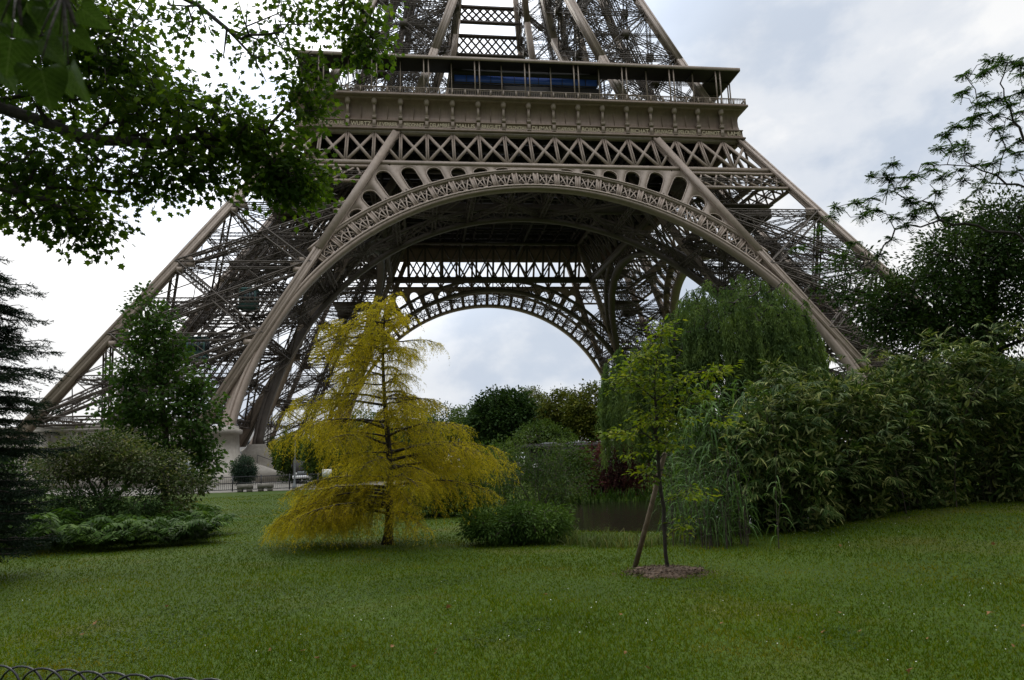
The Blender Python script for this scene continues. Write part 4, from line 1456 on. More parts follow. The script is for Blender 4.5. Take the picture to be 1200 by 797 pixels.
# ------------------------------------------------------------------ the golden feathery conifer
def build_golden():
    rng = np.random.default_rng(5)
    d = 13.6
    b = ground(454, 638)
    d = float((b - EYE) @ CF)
    mpp = d / FPX
    root = empty('golden_conifer', b); tag(root, 'golden yellow feathery conifer with dark bare trunk alone on the lawn', 'tree')
    top = at(452, 343, d) - b
    H = top[2]
    ax = lambda z: np.array([0.06 * math.sin(z * 1.3) + top[0] * z / H, 0.04 * math.sin(z * 0.9 + 1) + top[1] * z / H, z])
    tb, lb = MB(), MB()
    zz = np.linspace(0, H, 24)
    rad = np.interp(zz / H, [0, 0.015, 0.05, 0.3, 0.7, 1], [0.135, 0.105, 0.088, 0.066, 0.032, 0.006])
    tb.tube([ax(z) for z in zz], rad, 10)
    yl = lambda z: (638 - z / mpp)
    ys = [343, 352, 365, 400, 430, 470, 500, 530, 560, 590, 612, 638]
    XL = [3, 22, 52, 70, 76, 102, 114, 96, 104, 116, 122, 100]
    XR = [6, 16, 26, 44, 76, 86, 100, 128, 132, 100, 56, 30]
    PP, DD, NN, LL = [], [], [], []

    def spray(p, td, l, sag):
        m = max(5, int(l / 0.011)); w = rng.uniform(0, 1, m)
        q = p + td * (l * w)[:, None] + np.array([0, 0, -1.0]) * (sag * l * w ** 2)[:, None]
        tang = td + np.array([0, 0, -2 * sag]) * w[:, None]
        PP.append(q + rng.normal(0, 0.008, (m, 3))); DD.append(unit(unit(tang) + rng.normal(0, 0.55, (m, 3)))); NN.append(rng.normal(0, 1, (m, 3))); LL.append(rng.uniform(0.022, 0.048, m) )
    def bough(z, az, L, u, c, rise=None, fall=None):
        dr = np.array([math.cos(az), math.sin(az), 0.0])
        s = np.linspace(0, 1, 10)
        rise = rise if rise is not None else (rng.uniform(0.10, 0.34) if u > 0.35 else 0.20)
        fall = fall if fall is not None else (0.26 if u > 0.35 else 0.27)
        pts = ax(z) + dr * (L * s)[:, None] + np.stack([0 * s, 0 * s, L * (rise * s - fall * s ** 2.4)], -1) + np.cumsum(rng.normal(0, 0.010, (10, 3)), 0)
        tb.tube(pts, np.linspace(0.006 + 0.012 * L, 0.003, 10), 5, False)
        side = np.cross(dr, [0, 0, 1])
        nt = int(5 + L * 27)
        for j in range(int(nt * 1.5) if (u < 0.28 and c < 0.1) else nt):
            t = rng.uniform(0.12, 1.0) ** 0.85; i = min(int(t * 9), 8)
            p = pts[i] + (pts[i + 1] - pts[i]) * (t * 9 - i)
            sg = rng.choice([-1, 1])
            l = (0.12 + 0.30 * L * (1.05 - 0.6 * t)) * rng.uniform(0.5, 1.1)
            l = min(l, 0.62)
            td = unit(dr * rng.uniform(0.2, 0.9) + side * sg * rng.uniform(0.2, 0.9) + np.array([0, 0, rng.uniform(-0.45, 0.15)]))
            spray(p, td, l, rng.uniform(0.35, 0.95))
            if l > 0.22:
                tb.tube([p, p + td * l * 0.5 + np.array([0, 0, -0.15 * l]), p + td * l * 0.9 + np.array([0, 0, -0.5 * l])], [0.004, 0.003, 0.0015], 3, False)
                for _q in range(3):
                    w = rng.uniform(0.3, 0.9)
                    p2 = p + td * l * w + np.array([0, 0, -0.6 * l * w * w])
                    spray(p2, unit(td * 0.4 + rng.normal(0, 0.5, 3) + np.array([0, 0, -0.5])), l * rng.uniform(0.3, 0.6), 0.8)

    # the heavy low boughs that sweep out to the left almost to the grass, and the long ones to the right
    for z_, deg, Lp, ri, fa in ((0.90, 180, 130, 0.16, 0.34), (0.80, 166, 120, 0.16, 0.32), (0.98, 196, 122, 0.14, 0.32), (1.10, 178, 108, 0.16, 0.34), (0.74, 212, 96, 0.12, 0.26), (0.70, 150, 100, 0.12, 0.26), (1.05, 155, 108, 0.16, 0.32),
                                (1.66, 2, 138, 0.20, 0.26), (1.80, -14, 122, 0.20, 0.24), (1.50, 14, 112, 0.18, 0.26)):
        bough(z_, math.radians(deg), Lp * mpp, z_ / H, math.cos(math.radians(deg)), ri, fa)
    z = 0.62
    k = 0
    while z < H - 0.06:
        u = z / H
        for _ in range(3):
            az = k * 2.4 + rng.uniform(-0.5, 0.5); k += 1
            c = math.cos(az)
            y_tip = yl(z) + rng.uniform(-6, 10)
            ext = np.interp(y_tip, ys, XL) * max(0, -c) + np.interp(y_tip, ys, XR) * max(0, c) + (np.interp(y_tip, ys, XL) + np.interp(y_tip, ys, XR)) / 2 * 0.85 * abs(math.sin(az)) ** 2
            ext /= (abs(c) + abs(math.sin(az)) ** 2)
            L = ext * mpp * rng.choice([0.4, 0.7, 0.95, 1.12], p=[0.22, 0.28, 0.3, 0.2])
            if L < 0.06:
                continue
            if u < 0.2:
                # lowest boughs: heavy to the left, sparse to the right
                if c > 0.3 and rng.uniform() < 0.55:
                    continue
            bough(z, az, L, u, c)
        z += (0.125 if u < 0.75 else 0.085) * rng.uniform(0.6, 1.5)
    P = np.concatenate(PP); D = np.concatenate(DD); Nn = np.concatenate(NN); L = np.concatenate(LL)
    ok = P[:, 2] > 0.10
    lb.leaves(P[ok], D[ok], Nn[ok], L[ok], 0.0075, T_NEEDLE)
    tb.build('trunk', M_BARKD, root, True); lb.build('crown', G_GOLD, root)


build_golden()

# ------------------------------------------------------------------ left group: slim tree, shrubs, ferns
d = 24.0; b = ground_at(196, d)
plant('slim_tree', 'slim upright green tree standing in front of the left tower pillar', 'tree', b,
      [up_poly(b, at(194, 500, d), at(185, 430, d), at(176, 350, d)), [at(194, 500, d), at(230, 500, d), at(240, 450, d)]],
      [PL(167, 350, d, 7, 14, 10), PL(178, 375, d, 24, 18, 40, 0.6), PL(160, 395, d, 16, 16, 20, 0.5), PL(178, 420, d, 34, 26, 80, 0.9), PL(150, 440, d, 18, 14, 22, 0.5), PL(205, 405, d, 10, 14, 14, 0.4), PL(186, 465, d, 42, 28, 100, 1.0), PL(142, 478, d, 24, 18, 36, 0.6), PL(178, 510, d, 48, 26, 100, 1.0), PL(236, 492, d, 20, 42, 70, 0.8), PL(244, 540, d, 14, 22, 24, 0.5), PL(215, 545, d, 40, 24, 70, 0.9), PL(160, 545, d, 36, 20, 40, 0.8), PL(237, 440, d, 6, 18, 9), PL(222, 455, d, 8, 14, 9)],
      None, G_SLIM, M_BARK, 0.012, 0.13, 18, (0.21, 0.21, 0.15), 0.15, 0.095, 31, tmpl=T_MAPLE, bf=0.3, step=0.6)

d = 17.0; b = ground_at(128, 17.0)
plant('flowering_shrub', 'broad olive shrub with pale specks on top beside the slim tree', 'shrub', b,
      [up_poly(b, b + np.array([-0.1, 0, 0.6]), at(100, 555, d)), [b + np.array([-0.1, 0, 0.6]), at(160, 560, d), at(200, 570, d)], [b + np.array([-0.1, 0, 0.6]), at(130, 540, d)]],
      [PL(112, 524, d, 50, 17, 130, 0.9, 0.5), PL(165, 545, d, 48, 18, 120, 0.9, 0.5), PL(75, 545, d, 36, 20, 80, 0.8, 0.5), PL(212, 566, d, 30, 13, 60, 0.6, 0.5), PL(130, 545, d, 50, 18, 60, 0.8, 0.4), PL(205, 590, d, 20, 10, 18, 0.5, 0.4)],
      None, G_RHODO, M_BARK, 0.009, 0.07, 24, (0.15, 0.15, 0.09), 0.085, 0.04, 33, tmpl=T_OVAL, bf=0.3, step=0.3, upw=1.0, droop=0.1, trunk_name='stems', crown_name='foliage')

d = 16.2; b = ground_at(112, d)
plant('juniper_shrub', 'low dark green mound shrub beneath the olive shrub, behind the ferns', 'shrub', b, [up_poly(b, b + np.array([0, 0, 0.4]))],
      [PL(100, 598, d, 42, 24, 120, 0.6, 0.6), PL(150, 595, d, 34, 26, 80, 0.6, 0.6), PL(72, 605, d, 22, 18, 40, 0.4)],
      None, G_DARK, M_BARKD, 0.008, 0.05, 34, (0.12, 0.12, 0.09), 0.10, 0.03, 35, droop=0.5, bf=0.3, step=0.3, trunk_name='stems', crown_name='foliage')
d = 17.8; b = ground_at(20, d)
plant('dark_bush', 'dark bush in the shade between the conifer and the olive shrub', 'shrub', b, [up_poly(b, b + np.array([0, 0, 0.5]))],
      [PL(15, 575, d, 40, 42, 160, 0.9, 0.5), PL(-40, 565, d, 50, 55, 120, 0.9, 0.5)], None, G_DARK, M_BARKD, 0.008, 0.06, 26, (0.16, 0.16, 0.13), 0.10, 0.05, 36, bf=0.3, step=0.3, trunk_name='stems', crown_name='foliage')


def frond(mb, rng, p, az, L, lift):
    n = 17
    s = np.linspace(0, 1, n)
    dr = np.array([math.cos(az), math.sin(az), 0]); sd = np.array([-dr[1], dr[0], 0])
    pts = p + dr * (L * 0.85 * s)[:, None] + np.stack([0 * s, 0 * s, L * (lift * s - 0.75 * lift * s ** 2.2)], -1)
    mb.edges_tubes(pts[:-1], pts[1:], 0.004, 0.003, 3)
    w = 0.24 * L * np.sin(np.pi * np.clip(s * 0.92 + 0.08, 0, 1)) ** 0.8
    for sg in (-1, 1):
        D = unit(sd * sg + dr * 0.45 + np.array([0, 0, -0.25]))
        mb.leaves(pts[2:], np.tile(D, (n - 2, 1)) + rng.normal(0, 0.12, (n - 2, 3)), np.tile([0, 0, 1.0], (n - 2, 1)) + rng.normal(0, 0.2, (n - 2, 3)), w[2:] + 0.02, L * 0.055, T_LANCE)


def build_ferns():
    rng = np.random.default_rng(41)
    protos = []
    spots = []
    for px, py in [(8, 640), (30, 646), (52, 640), (76, 646), (98, 640), (120, 645), (140, 636), (160, 642), (180, 634), (198, 640), (216, 632), (232, 636), (226, 622), (206, 618), (186, 622), (166, 624),
                   (146, 622), (124, 628), (104, 626), (84, 630), (62, 628), (40, 632), (16, 628), (-14, 644), (-30, 634), (238, 628), (176, 612), (196, 608), (150, 610)]:
        spots.append(ground(px, py))
    for i, p in enumerate(spots):
        if i < 5:
            mb = MB()
            for k in range(26):
                frond(mb, rng, np.array([rng.normal(0, 0.08), rng.normal(0, 0.08), 0.02]), rng.uniform(0, 2 * np.pi), rng.uniform(0.65, 1.1), rng.uniform(0.9, 1.9))
            o = mb.build('fern', G_FERN); protos.append(o)
        else:
            o = protos[i % 5].copy(); COL.objects.link(o)
        o.location = p; o.rotation_euler = (0, 0, rng.uniform(0, 6.28)); s = rng.uniform(0.8, 1.2); o.scale = (s, s, s)
        tag(o, 'green arching fern in the low fern bed under the left shrubs', 'fern', 'ferns edging the left shrub bed')


build_ferns()

# ------------------------------------------------------------------ shrubs in the middle, pond plants
d = 13.5; b = ground(610, 632)
plant('round_bush', 'low rounded dense green bush on the lawn right of the golden conifer', 'shrub', b, [up_poly(b, b + np.array([0, 0, 0.3]))],
      [PL(590, 617, d, 42, 17, 140, 0.6, 0.4), PL(632, 612, d, 40, 19, 130, 0.6, 0.4), PL(610, 600, d, 20, 10, 22, 0.4, 0.2), PL(562, 615, d, 18, 16, 30, 0.3)], None, G_BUSH, M_BARK, 0.006, 0.04, 36, (0.10, 0.10, 0.075), 0.085, 0.026, 51, droop=0.5, bf=0.3, step=0.25, trunk_name='stems', crown_name='foliage')
d = 16.0; b = ground_at(628, d)
plant('loose_shrub', 'tall loose grey-green shrub with thin twigs rising behind the low round bush', 'shrub', b,
      [up_poly(b, b + np.array([0, 0, 0.3])), [b + np.array([0, 0, 0.3]), at(600, 550, d)], [b + np.array([0, 0, 0.3]), at(660, 540, d)], [b + np.array([0, 0, 0.3]), at(630, 535, d)]],
      [PL(620, 565, d, 58, 34, 190, 0.8, 0.3), PL(655, 560, d, 34, 34, 80, 0.7, 0.3), PL(590, 545, d, 30, 22, 40, 0.6, 0.3), PL(628, 524, d, 52, 22, 56, 0.6, 0.3), PL(680, 565, d, 10, 20, 12, 0.3)],
      None, G_LOOSE, M_BARK, 0.005, 0.03, 15, (0.12, 0.12, 0.11), 0.075, 0.026, 52, droop=0.3, bf=0.35, step=0.3, trunk_name='stems', crown_name='foliage', jit=0.8)
d = 20.5; b = ground_at(510, d)
plant('hedge_shrub', 'dark green shrub on the far lawn edge seen under the golden boughs', 'shrub', b, [up_poly(b, b + np.array([0, 0, 0.4]))],
      [PL(500, 582, d, 42, 24, 150, 0.7, 0.5), PL(545, 570, d, 34, 32, 120, 0.7, 0.5), PL(570, 560, d, 30, 30, 80, 0.7)], None, G_BUSH, M_BARK, 0.008, 0.05, 26, (0.16, 0.16, 0.13), 0.11, 0.05, 53, bf=0.3, step=0.3, trunk_name='stems', crown_name='foliage')
d = 25.0; b = ground_at(590, d)
plant('bank_shrub', 'mid green shrub behind the loose shrub on the pond bank', 'shrub', b, [up_poly(b, b + np.array([0, 0, 0.5]))],
      [PL(590, 545, d, 36, 26, 90, 0.8, 0.5), PL(655, 555, d, 40, 24, 110, 0.8, 0.5), PL(672, 535, d, 14, 16, 26, 0.5)], None, G_MID, M_BARK, 0.009, 0.05, 24, (0.22, 0.22, 0.17), 0.14, 0.06, 54, bf=0.3, step=0.4, trunk_name='stems', crown_name='foliage')
d = 28.0; b = ground_at(720, d)
plant('purple_shrub', 'dark purple-leaved shrub on the far side of the pond', 'shrub', b, [up_poly(b, b + np.array([0, 0, 0.6]))],
      [PL(712, 552, d, 38, 34, 210, 1.0, 0.4), PL(742, 562, d, 24, 22, 70, 0.8), PL(700, 570, d, 20, 16, 40, 0.6)], None, G_PURPLE, M_BARKD, 0.01, 0.06, 26, (0.22, 0.22, 0.17), 0.13, 0.06, 55, bf=0.3, step=0.4, trunk_name='stems', crown_name='foliage')
d = 30.0; b = ground_at(745, d)
plant('green_bank_bush', 'bright green bush capping the bank above the purple shrub', 'shrub', b, [up_poly(b, b + np.array([0, 0, 0.8]))],
      [PL(745, 520, d, 40, 16, 110, 1.2, 0.5), PL(790, 540, d, 40, 34, 120, 1.2)], None, G_BUSH, M_BARK, 0.01, 0.07, 24, (0.24, 0.24, 0.18), 0.15, 0.06, 56, bf=0.3, step=0.4, trunk_name='stems', crown_name='foliage')


def build_blades(name, label, cat, spots, mat, h0, h1, w, arch, seed, group=None, seg=7, base=None):
    rng = np.random.default_rng(seed)
    mb = MB(); b = np.asarray(base if base is not None else spots[0], float)
    for p, n, spread in spots:
        for _ in range(n):
            q = np.asarray(p) - b + np.array([rng.normal(0, spread), rng.normal(0, spread), 0])
            q[2] = float(gz(q[0] + b[0], q[1] + b[1])) - b[2]
            az = rng.uniform(0, 2 * np.pi); L = rng.uniform(h0, h1); a = arch * rng.uniform(0.4, 1.3)
            s = np.linspace(0, 1, seg + 1)
            dr = np.array([math.cos(az), math.sin(az), 0]); sd = np.array([-dr[1], dr[0], 0])
            pts = q + dr * (L * a * s ** 2)[:, None] + np.stack([0 * s, 0 * s, L * (s - 0.42 * a * s ** 2.6)], -1)
            ww = w * (0.5 + 0.5 * np.sin(np.pi * np.clip(s + 0.15, 0, 1))) * (1 - s ** 3) + 0.001
            tw = rng.uniform(-0.6, 0.6)
            sd2 = sd * math.cos(tw) + dr * math.sin(tw)
            v = np.concatenate([pts - sd2 * ww[:, None] / 2, pts + sd2 * ww[:, None] / 2])
            i = np.arange(seg)
            mb.add(v, [np.stack([i, i + 1, i + seg + 2, i + seg + 1], -1)])
    o = mb.build(name, mat, None, False, b)
    tag(o, label, None, None, 'stuff')
    return o


def build_reeds(name, label, cat, spots, mat, h0, h1, w, bl, seed, base):
    """leafy reed stems: upright cane, alternate blades arching off it and drooping"""
    rng = np.random.default_rng(seed)
    b = np.asarray(base, float); root = empty(name, b); tag(root, label, cat)
    sb, lb = MB(), MB()
    for p, n, spread in spots:
        for _ in range(n):
            q = np.asarray(p) - b + np.array([rng.normal(0, spread), rng.normal(0, spread), 0])
            q[2] = float(gz(q[0] + b[0], q[1] + b[1])) - b[2]
            H = rng.uniform(h0, h1); a = rng.uniform(0, 2 * np.pi); ln = rng.uniform(0.02, 0.22) * H
            s = np.linspace(0, 1, 6)
            st = q + np.stack([math.cos(a) * ln * s ** 2, math.sin(a) * ln * s ** 2, H * s * 0.94], -1)
            sb.tube(st, np.linspace(0.009, 0.003, 6), 4, False)
            nb = int(H * rng.uniform(6.5, 9)); az = rng.uniform(0, 6.28)
            for k in range(nb):
                t = 0.16 + 0.84 * (k + rng.uniform(0, 0.6)) / nb
                t = min(t, 0.999); i0 = min(int(t * 5), 4); o = st[i0] + (st[i0 + 1] - st[i0]) * (t * 5 - i0)
                az += np.pi + rng.normal(0, 0.7)
                L = bl * rng.uniform(0.6, 1.2) * (0.75 + 0.5 * math.sin(np.pi * t)); up = rng.uniform(0.35, 1.0) * (0.6 + 0.6 * t); dr_ = rng.uniform(0.7, 1.7)
                seg = 6; u = np.linspace(0, 1, seg + 1)
                dr = np.array([math.cos(az), math.sin(az), 0]); sd = np.array([-dr[1], dr[0], 0])
                pts = o + dr * (L * (u - 0.18 * u ** 3))[:, None] + np.stack([0 * u, 0 * u, L * (up * u - dr_ * u ** 2.2)], -1)
                ww = w * (1 - u ** 2.2) * (0.55 + 0.45 * np.minimum(1, u * 5)) + 0.0008
                tw = rng.uniform(-0.5, 0.5); s2 = sd * math.cos(tw) + np.array([0, 0, 1.0]) * math.sin(tw)
                v = np.concatenate([pts - s2 * ww[:, None] / 2, pts + s2 * ww[:, None] / 2]); i = np.arange(seg)
                lb.add(v, [np.stack([i, i + 1, i + seg + 2, i + seg + 1], -1)])
    sb.build('stems', M_BARK, root); lb.build('crown', mat, root)


sp = [(ground(px, py), n, 0.24) for px, py, n in ((800, 634, 12), (820, 638, 14), (842, 640, 15), (864, 640, 15), (812, 628, 13), (836, 628, 15), (860, 628, 15), (792, 622, 9))]
build_reeds('arching_grass', 'clump of green arching grass with narrow blades between the sapling and the bamboo', 'ornamental grass', sp, G_REED, 0.7, 1.75, 0.020, 0.42, 61, ground(842, 638))
sp = [(ground_at(px, dd), n, 0.3) for px, dd, n in ((850, 13.8, 9), (880, 13.8, 11), (905, 14.2, 12), (925, 14.6, 10), (870, 14.8, 10), (895, 15.0, 10), (830, 13.9, 9), (812, 14.2, 6), (945, 15.2, 8))]
build_reeds('giant_reed', 'tall blue-green reeds with broad drooping blades in front of the willow', 'reed', sp, G_REED, 1.9, 3.25, 0.048, 0.62, 62, ground_at(880, 14.4))
sp = [(ground(px, py), n, 0.16) for px, py, n in ((668, 638, 45), (684, 640, 45), (700, 641, 45), (716, 641, 40), (732, 641, 40), (748, 641, 40), (764, 640, 40), (780, 638, 40), (675, 632, 30), (710, 633, 30), (740, 633, 30))]
build_blades('sedge_fringe', 'low tufty sedge fringing the near edge of the pond', 'sedge', sp, leafmat('sedge_blades', (0.045, 0.070, 0.018), (0.075, 0.095, 0.026), (0.12, 0.12, 0.045), 0.25), 0.16, 0.38, 0.014, 0.75, 63, seg=5, base=ground(715, 640))
sp = [(ground_at(px, 25.6), n, 0.5) for px, n in ((640, 50), (662, 60), (684, 70), (704, 70), (724, 70), (744, 70), (764, 70), (784, 60))]
build_blades('bank_sedge', 'pale sedge along the far bank of the pond under the purple shrub', 'sedge', sp, G_BUSH, 0.3, 0.65, 0.05, 0.7, 64, seg=4, base=ground_at(735, 25.6))


# ------------------------------------------------------------------ weeping willow
def build_willow():
    rng = np.random.default_rng(71)
    d = 27.0
    b = ground_at(850, d)
    root = empty('weeping_willow', b); tag(root, 'large weeping willow with hanging strands between the sapling and the right tower pillar', 'tree')
    L_ = [(868, 392, 86, 70, 900), (835, 372, 52, 44, 260), (915, 420, 52, 46, 380), (766, 440, 58, 46, 430), (735, 455, 32, 40, 130), (800, 420, 40, 50, 260)]
    T, O = [], []
    for px, py, rx, ry, n in L_:
        c = at(px, py, d); r = np.array([rx, (rx + ry) / 2, ry]) / FPX * d
        v = unit(rng.normal(0, 1, (n, 3))); v[:, 2] = np.abs(v[:, 2]) * 0.95 - 0.12
        v = unit(v)
        k4 = np.repeat(np.arange(n // 5 + 1), 5)[:n]
        v = unit(v[k4] + rng.normal(0, 0.035, (n, 3)))
        T.append(c + v * r * rng.uniform(0.70, 1.03, (n, 1))[k4]); O.append(v)
    T = np.concatenate(T); O = np.concatenate(O)
    hub = at(850, 470, d); hub2 = at(790, 480, d)
    P, par, n0, tips = grow([up_poly(b, hub, at(862, 420, d)), [hub, hub2, at(765, 450, d)], [hub, at(905, 440, d)]], T, rng, 0.22, 0.7)
    tb = MB(); skin(tb, P - b, par, 0.010, 0.32); tb.build('trunk', M_BARKD, root, True)
    lb = MB(); PP, DD = [], []
    for t, o in zip(T, O):
        drop = min(rng.uniform(0.9, 3.4), t[2] - 0.6)
        if drop < 0.3:
            continue
        m = int(drop * 28); w = rng.uniform(0, 1, m) ** 0.9
        h = np.array([o[0], o[1], 0]) * rng.uniform(0.1, 0.35)
        ph = rng.uniform(0, 6, 2)
        q = t + h * np.sqrt(w)[:, None] + np.stack([0.07 * np.sin(w * 4 + ph[0]) * w, 0.07 * np.sin(w * 4 + ph[1]) * w, 0.18 * np.sin(np.pi * np.clip(w * 2.5, 0, 1)) - drop * w], -1)
        PP.append(q + rng.normal(0, 0.022, (m, 3))); DD.append(unit(np.array([0, 0, -1.0]) + rng.normal(0, 0.42, (m, 3))))
    Pn = np.concatenate(PP); D = np.concatenate(DD)
    lb.leaves(Pn - b, D, rng.normal(0, 1, (len(Pn), 3)), rng.uniform(0.12, 0.22, len(Pn)), 0.036, T_RHOMB)
    lb.build('crown', G_WILLOW, root)


build_willow()


# ------------------------------------------------------------------ dark undergrowth behind the reeds and the bamboo
for (px, py, rx, ry, d, n, lab, sd_) in ((850, 545, 56, 60, 18.0, 240, 'dark laurel bush close behind the reeds at the pond edge', 171), (960, 520, 60, 60, 18.5, 240, 'dark laurel bush behind the lowest bamboo clump', 172),
                                         (1080, 500, 70, 70, 18.5, 280, 'dark laurel bush behind the middle of the bamboo thicket', 173), (1200, 490, 70, 75, 19.0, 280, 'dark laurel bush behind the right end of the bamboo thicket', 174)):
    b = ground_at(px, d)
    plant('laurel_bush', lab, 'bush', b, [up_poly(b, b + np.array([0, 0, 0.8]))], [PL(px, py, d, rx, ry, n, 0.9, 0.4)], None, G_DARK, M_BARKD, 0.01, 0.07, 22, (0.20, 0.20, 0.16), 0.15, 0.06, sd_, 'laurel bushes behind the thicket', bf=0.3, step=0.4, trunk_name='stems', crown_name='foliage')


# ------------------------------------------------------------------ bamboo thicket
def build_bamboo():
    rng = np.random.default_rng(81)
    # separate clumps standing side by side along the lawn edge: pixel span, depth, top line
    clumps = [(918, 12.7, 452, 66, 'bamboo clump with pale drooping leaf fans next to the reeds, lowest of the thicket'),
              (985, 13.6, 425, 66, 'bamboo clump with leaf fans second from the reeds in the thicket'),
              (1075, 14.2, 402, 72, 'tall bamboo clump with bright leaf fans mid-thicket under the dark tree'),
              (1165, 14.8, 396, 70, 'dark bamboo clump at the right edge where the lawn rises'),
              (1255, 15.4, 400, 70, 'bamboo clump cut off by the right edge of the view')]
    for ci, (px, d, top, hw, lab) in enumerate(clumps):
        b = ground_at(px, d + 0.6)
        root = empty('bamboo', b); tag(root, lab, 'bamboo', 'bamboo clumps along the right lawn edge')
        tb, lb = MB(), MB()
        Hh = (at(px, top, d) - b)[2]
        Rw = hw / FPX * d
        n = int(560 * rng.uniform(0.9, 1.1))
        # fan points: on a dome-like heap, denser near its skin
        u = rng.uniform(0, 1, n) ** 0.62; az = rng.uniform(0, 2 * np.pi, n)
        prof = np.interp(u, [0, 0.12, 0.35, 0.6, 0.78, 0.92, 1.0], [0.66, 0.72, 0.90, 1.04, 0.96, 0.66, 0.15])
        lump = 1 + 0.16 * np.sin(az * 3 + u * 7 + ci * 2.1) + 0.10 * np.sin(az * 7 - u * 11 + ci)
        rr = prof * rng.uniform(0.72, 1.04, n) * lump
        C = np.stack([Rw * 1.22 * rr * np.cos(az), 1.35 * rr * np.sin(az), 0.12 + (Hh - 0.15) * u * (1 + 0.10 * np.sin(az * 2 + ci * 1.7) + 0.07 * np.sin(az * 5 + ci)) * rng.uniform(0.93, 1.05, n)], -1)
        O = unit(np.stack([np.cos(az) * prof, np.sin(az) * prof, 0.25 + u * 0.9], -1))
        # fans hang together in drooping sprays with dark gaps between
        ns = max(1, n // 8); ks = rng.integers(0, ns, n)
        C = C[ks] + O[ks] * rng.normal(0, 0.10, (n, 1)) + rng.normal(0, 1, (n, 3)) * np.array([0.20, 0.20, 0.11])
        C[:, 2] = np.maximum(C[:, 2], 0.10); O = unit(O[ks] + rng.normal(0, 0.15, (n, 3)))
        nc = 26
        cul = np.stack([rng.normal(0, Rw * 0.35, nc), rng.normal(0, 0.35, nc), np.zeros(nc)], -1)
        for q in cul:
            a = rng.uniform(0, 2 * np.pi); lean = rng.uniform(0.2, 1.0)
            s = np.linspace(0, 1, 7)
            tb.tube(q + np.stack([math.cos(a) * lean * Rw * s ** 2, math.sin(a) * lean * s ** 2, Hh * 0.95 * (s - 0.15 * lean * s ** 3)], -1), np.linspace(0.012, 0.004, 7), 5, False)
        # twigs to the fans
        near = cul[rng.integers(0, nc, n)] * 0.4 + C * 0.75
        near[:, 2] = C[:, 2] - 0.1
        tb.edges_tubes(near, C, 0.003, 0.0015, 3)
        main = unit(O * np.array([0.85, 0.85, 0.5]) + rng.normal(0, 0.28, (n, 3)) + np.array([0, 0, -0.30]))
        sd = unit(np.cross(main, np.array([0, 0, 1.0]))); nrm = np.cross(sd, main)
        nrm[nrm[:, 2] < 0] *= -1
        for kf in range(10):
            ph = (kf - 4.5) * 0.24 + rng.normal(0, 0.10, n)
            D = unit(main * np.cos(ph)[:, None] + sd * np.sin(ph)[:, None] + np.array([0, 0, -0.18]) * np.abs(ph)[:, None] + rng.normal(0, 0.12, (n, 3)))
            Nn = unit(nrm + rng.normal(0, 0.22, (n, 3)))
            L = rng.uniform(0.16, 0.30, n) * (1 - 0.12 * np.abs(ph))
            lb.leaves(C - main * 0.04 * (kf % 3)[:, None] if False else C - main * (0.035 * (kf % 3)), D, Nn, L, L * 0.13, T_LANCE)
        # darker inner leaves so the heap is not hollow
        m = 6500
        u = rng.uniform(0, 1, m); az = rng.uniform(0, 2 * np.pi, m); rr = 0.88 * np.sqrt(rng.uniform(0, 0.9, m)) * np.interp(u, [0, 0.12, 0.35, 0.6, 0.78, 0.92, 1.0], [0.66, 0.72, 0.90, 1.0, 0.92, 0.62, 0.12])
        Ci = np.stack([Rw * 1.2 * rr * np.cos(az), 1.3 * rr * np.sin(az), 0.03 + (Hh - 0.25) * u], -1)
        lb.leaves(Ci, rng.normal(0, 1, (m, 3)) + np.array([0, 0, -0.4]), rng.normal(0, 1, (m, 3)), rng.uniform(0.14, 0.24, m), 0.045, T_LANCE)
        tb.build('culms', M_BARK, root); lb.build('crown', G_BAMBOO, root)


build_bamboo()

# ------------------------------------------------------------------ dark tree and open locust at the right
d = 20.0; b = ground_at(1160, d)
plant('dark_tree', 'big dark bushy tree rising behind the bamboo on the right', 'tree', b,
      [up_poly(b, at(1160, 420, d), at(1165, 330, d), at(1180, 270, d)), [at(1160, 420, d), at(1090, 370, d), at(1050, 350, d)], [at(1165, 330, d), at(1230, 300, d)], [at(1160, 420, d), at(1110, 300, d)]],
      [PL(1130, 305, d, 62, 44, 250, 1.6, 0.3), PL(1178, 262, d, 46, 34, 150, 1.3, 0.3), PL(1085, 355, d, 55, 36, 200, 1.5, 0.3), PL(1180, 350, d, 70, 60, 280, 1.6, 0.3), PL(1250, 300, d, 70, 80, 250, 1.8, 0.3), PL(1100, 390, d, 80, 26, 160, 1.5, 0.3), PL(1030, 368, d, 34, 26, 60, 0.9, 0.2), PL(1050, 330, d, 26, 16, 22, 0.6, 0.2),
       PL(1000, 300, d, 30, 12, 10, 0.5, 0.2), PL(985, 335, d, 30, 20, 22, 0.5, 0.2)],
      None, G_RIGHT, M_BARKD, 0.010, 0.3, 30, (0.20, 0.20, 0.15), 0.115, 0.060, 91, tmpl=T_RHOMB, bf=0.25, step=0.6)


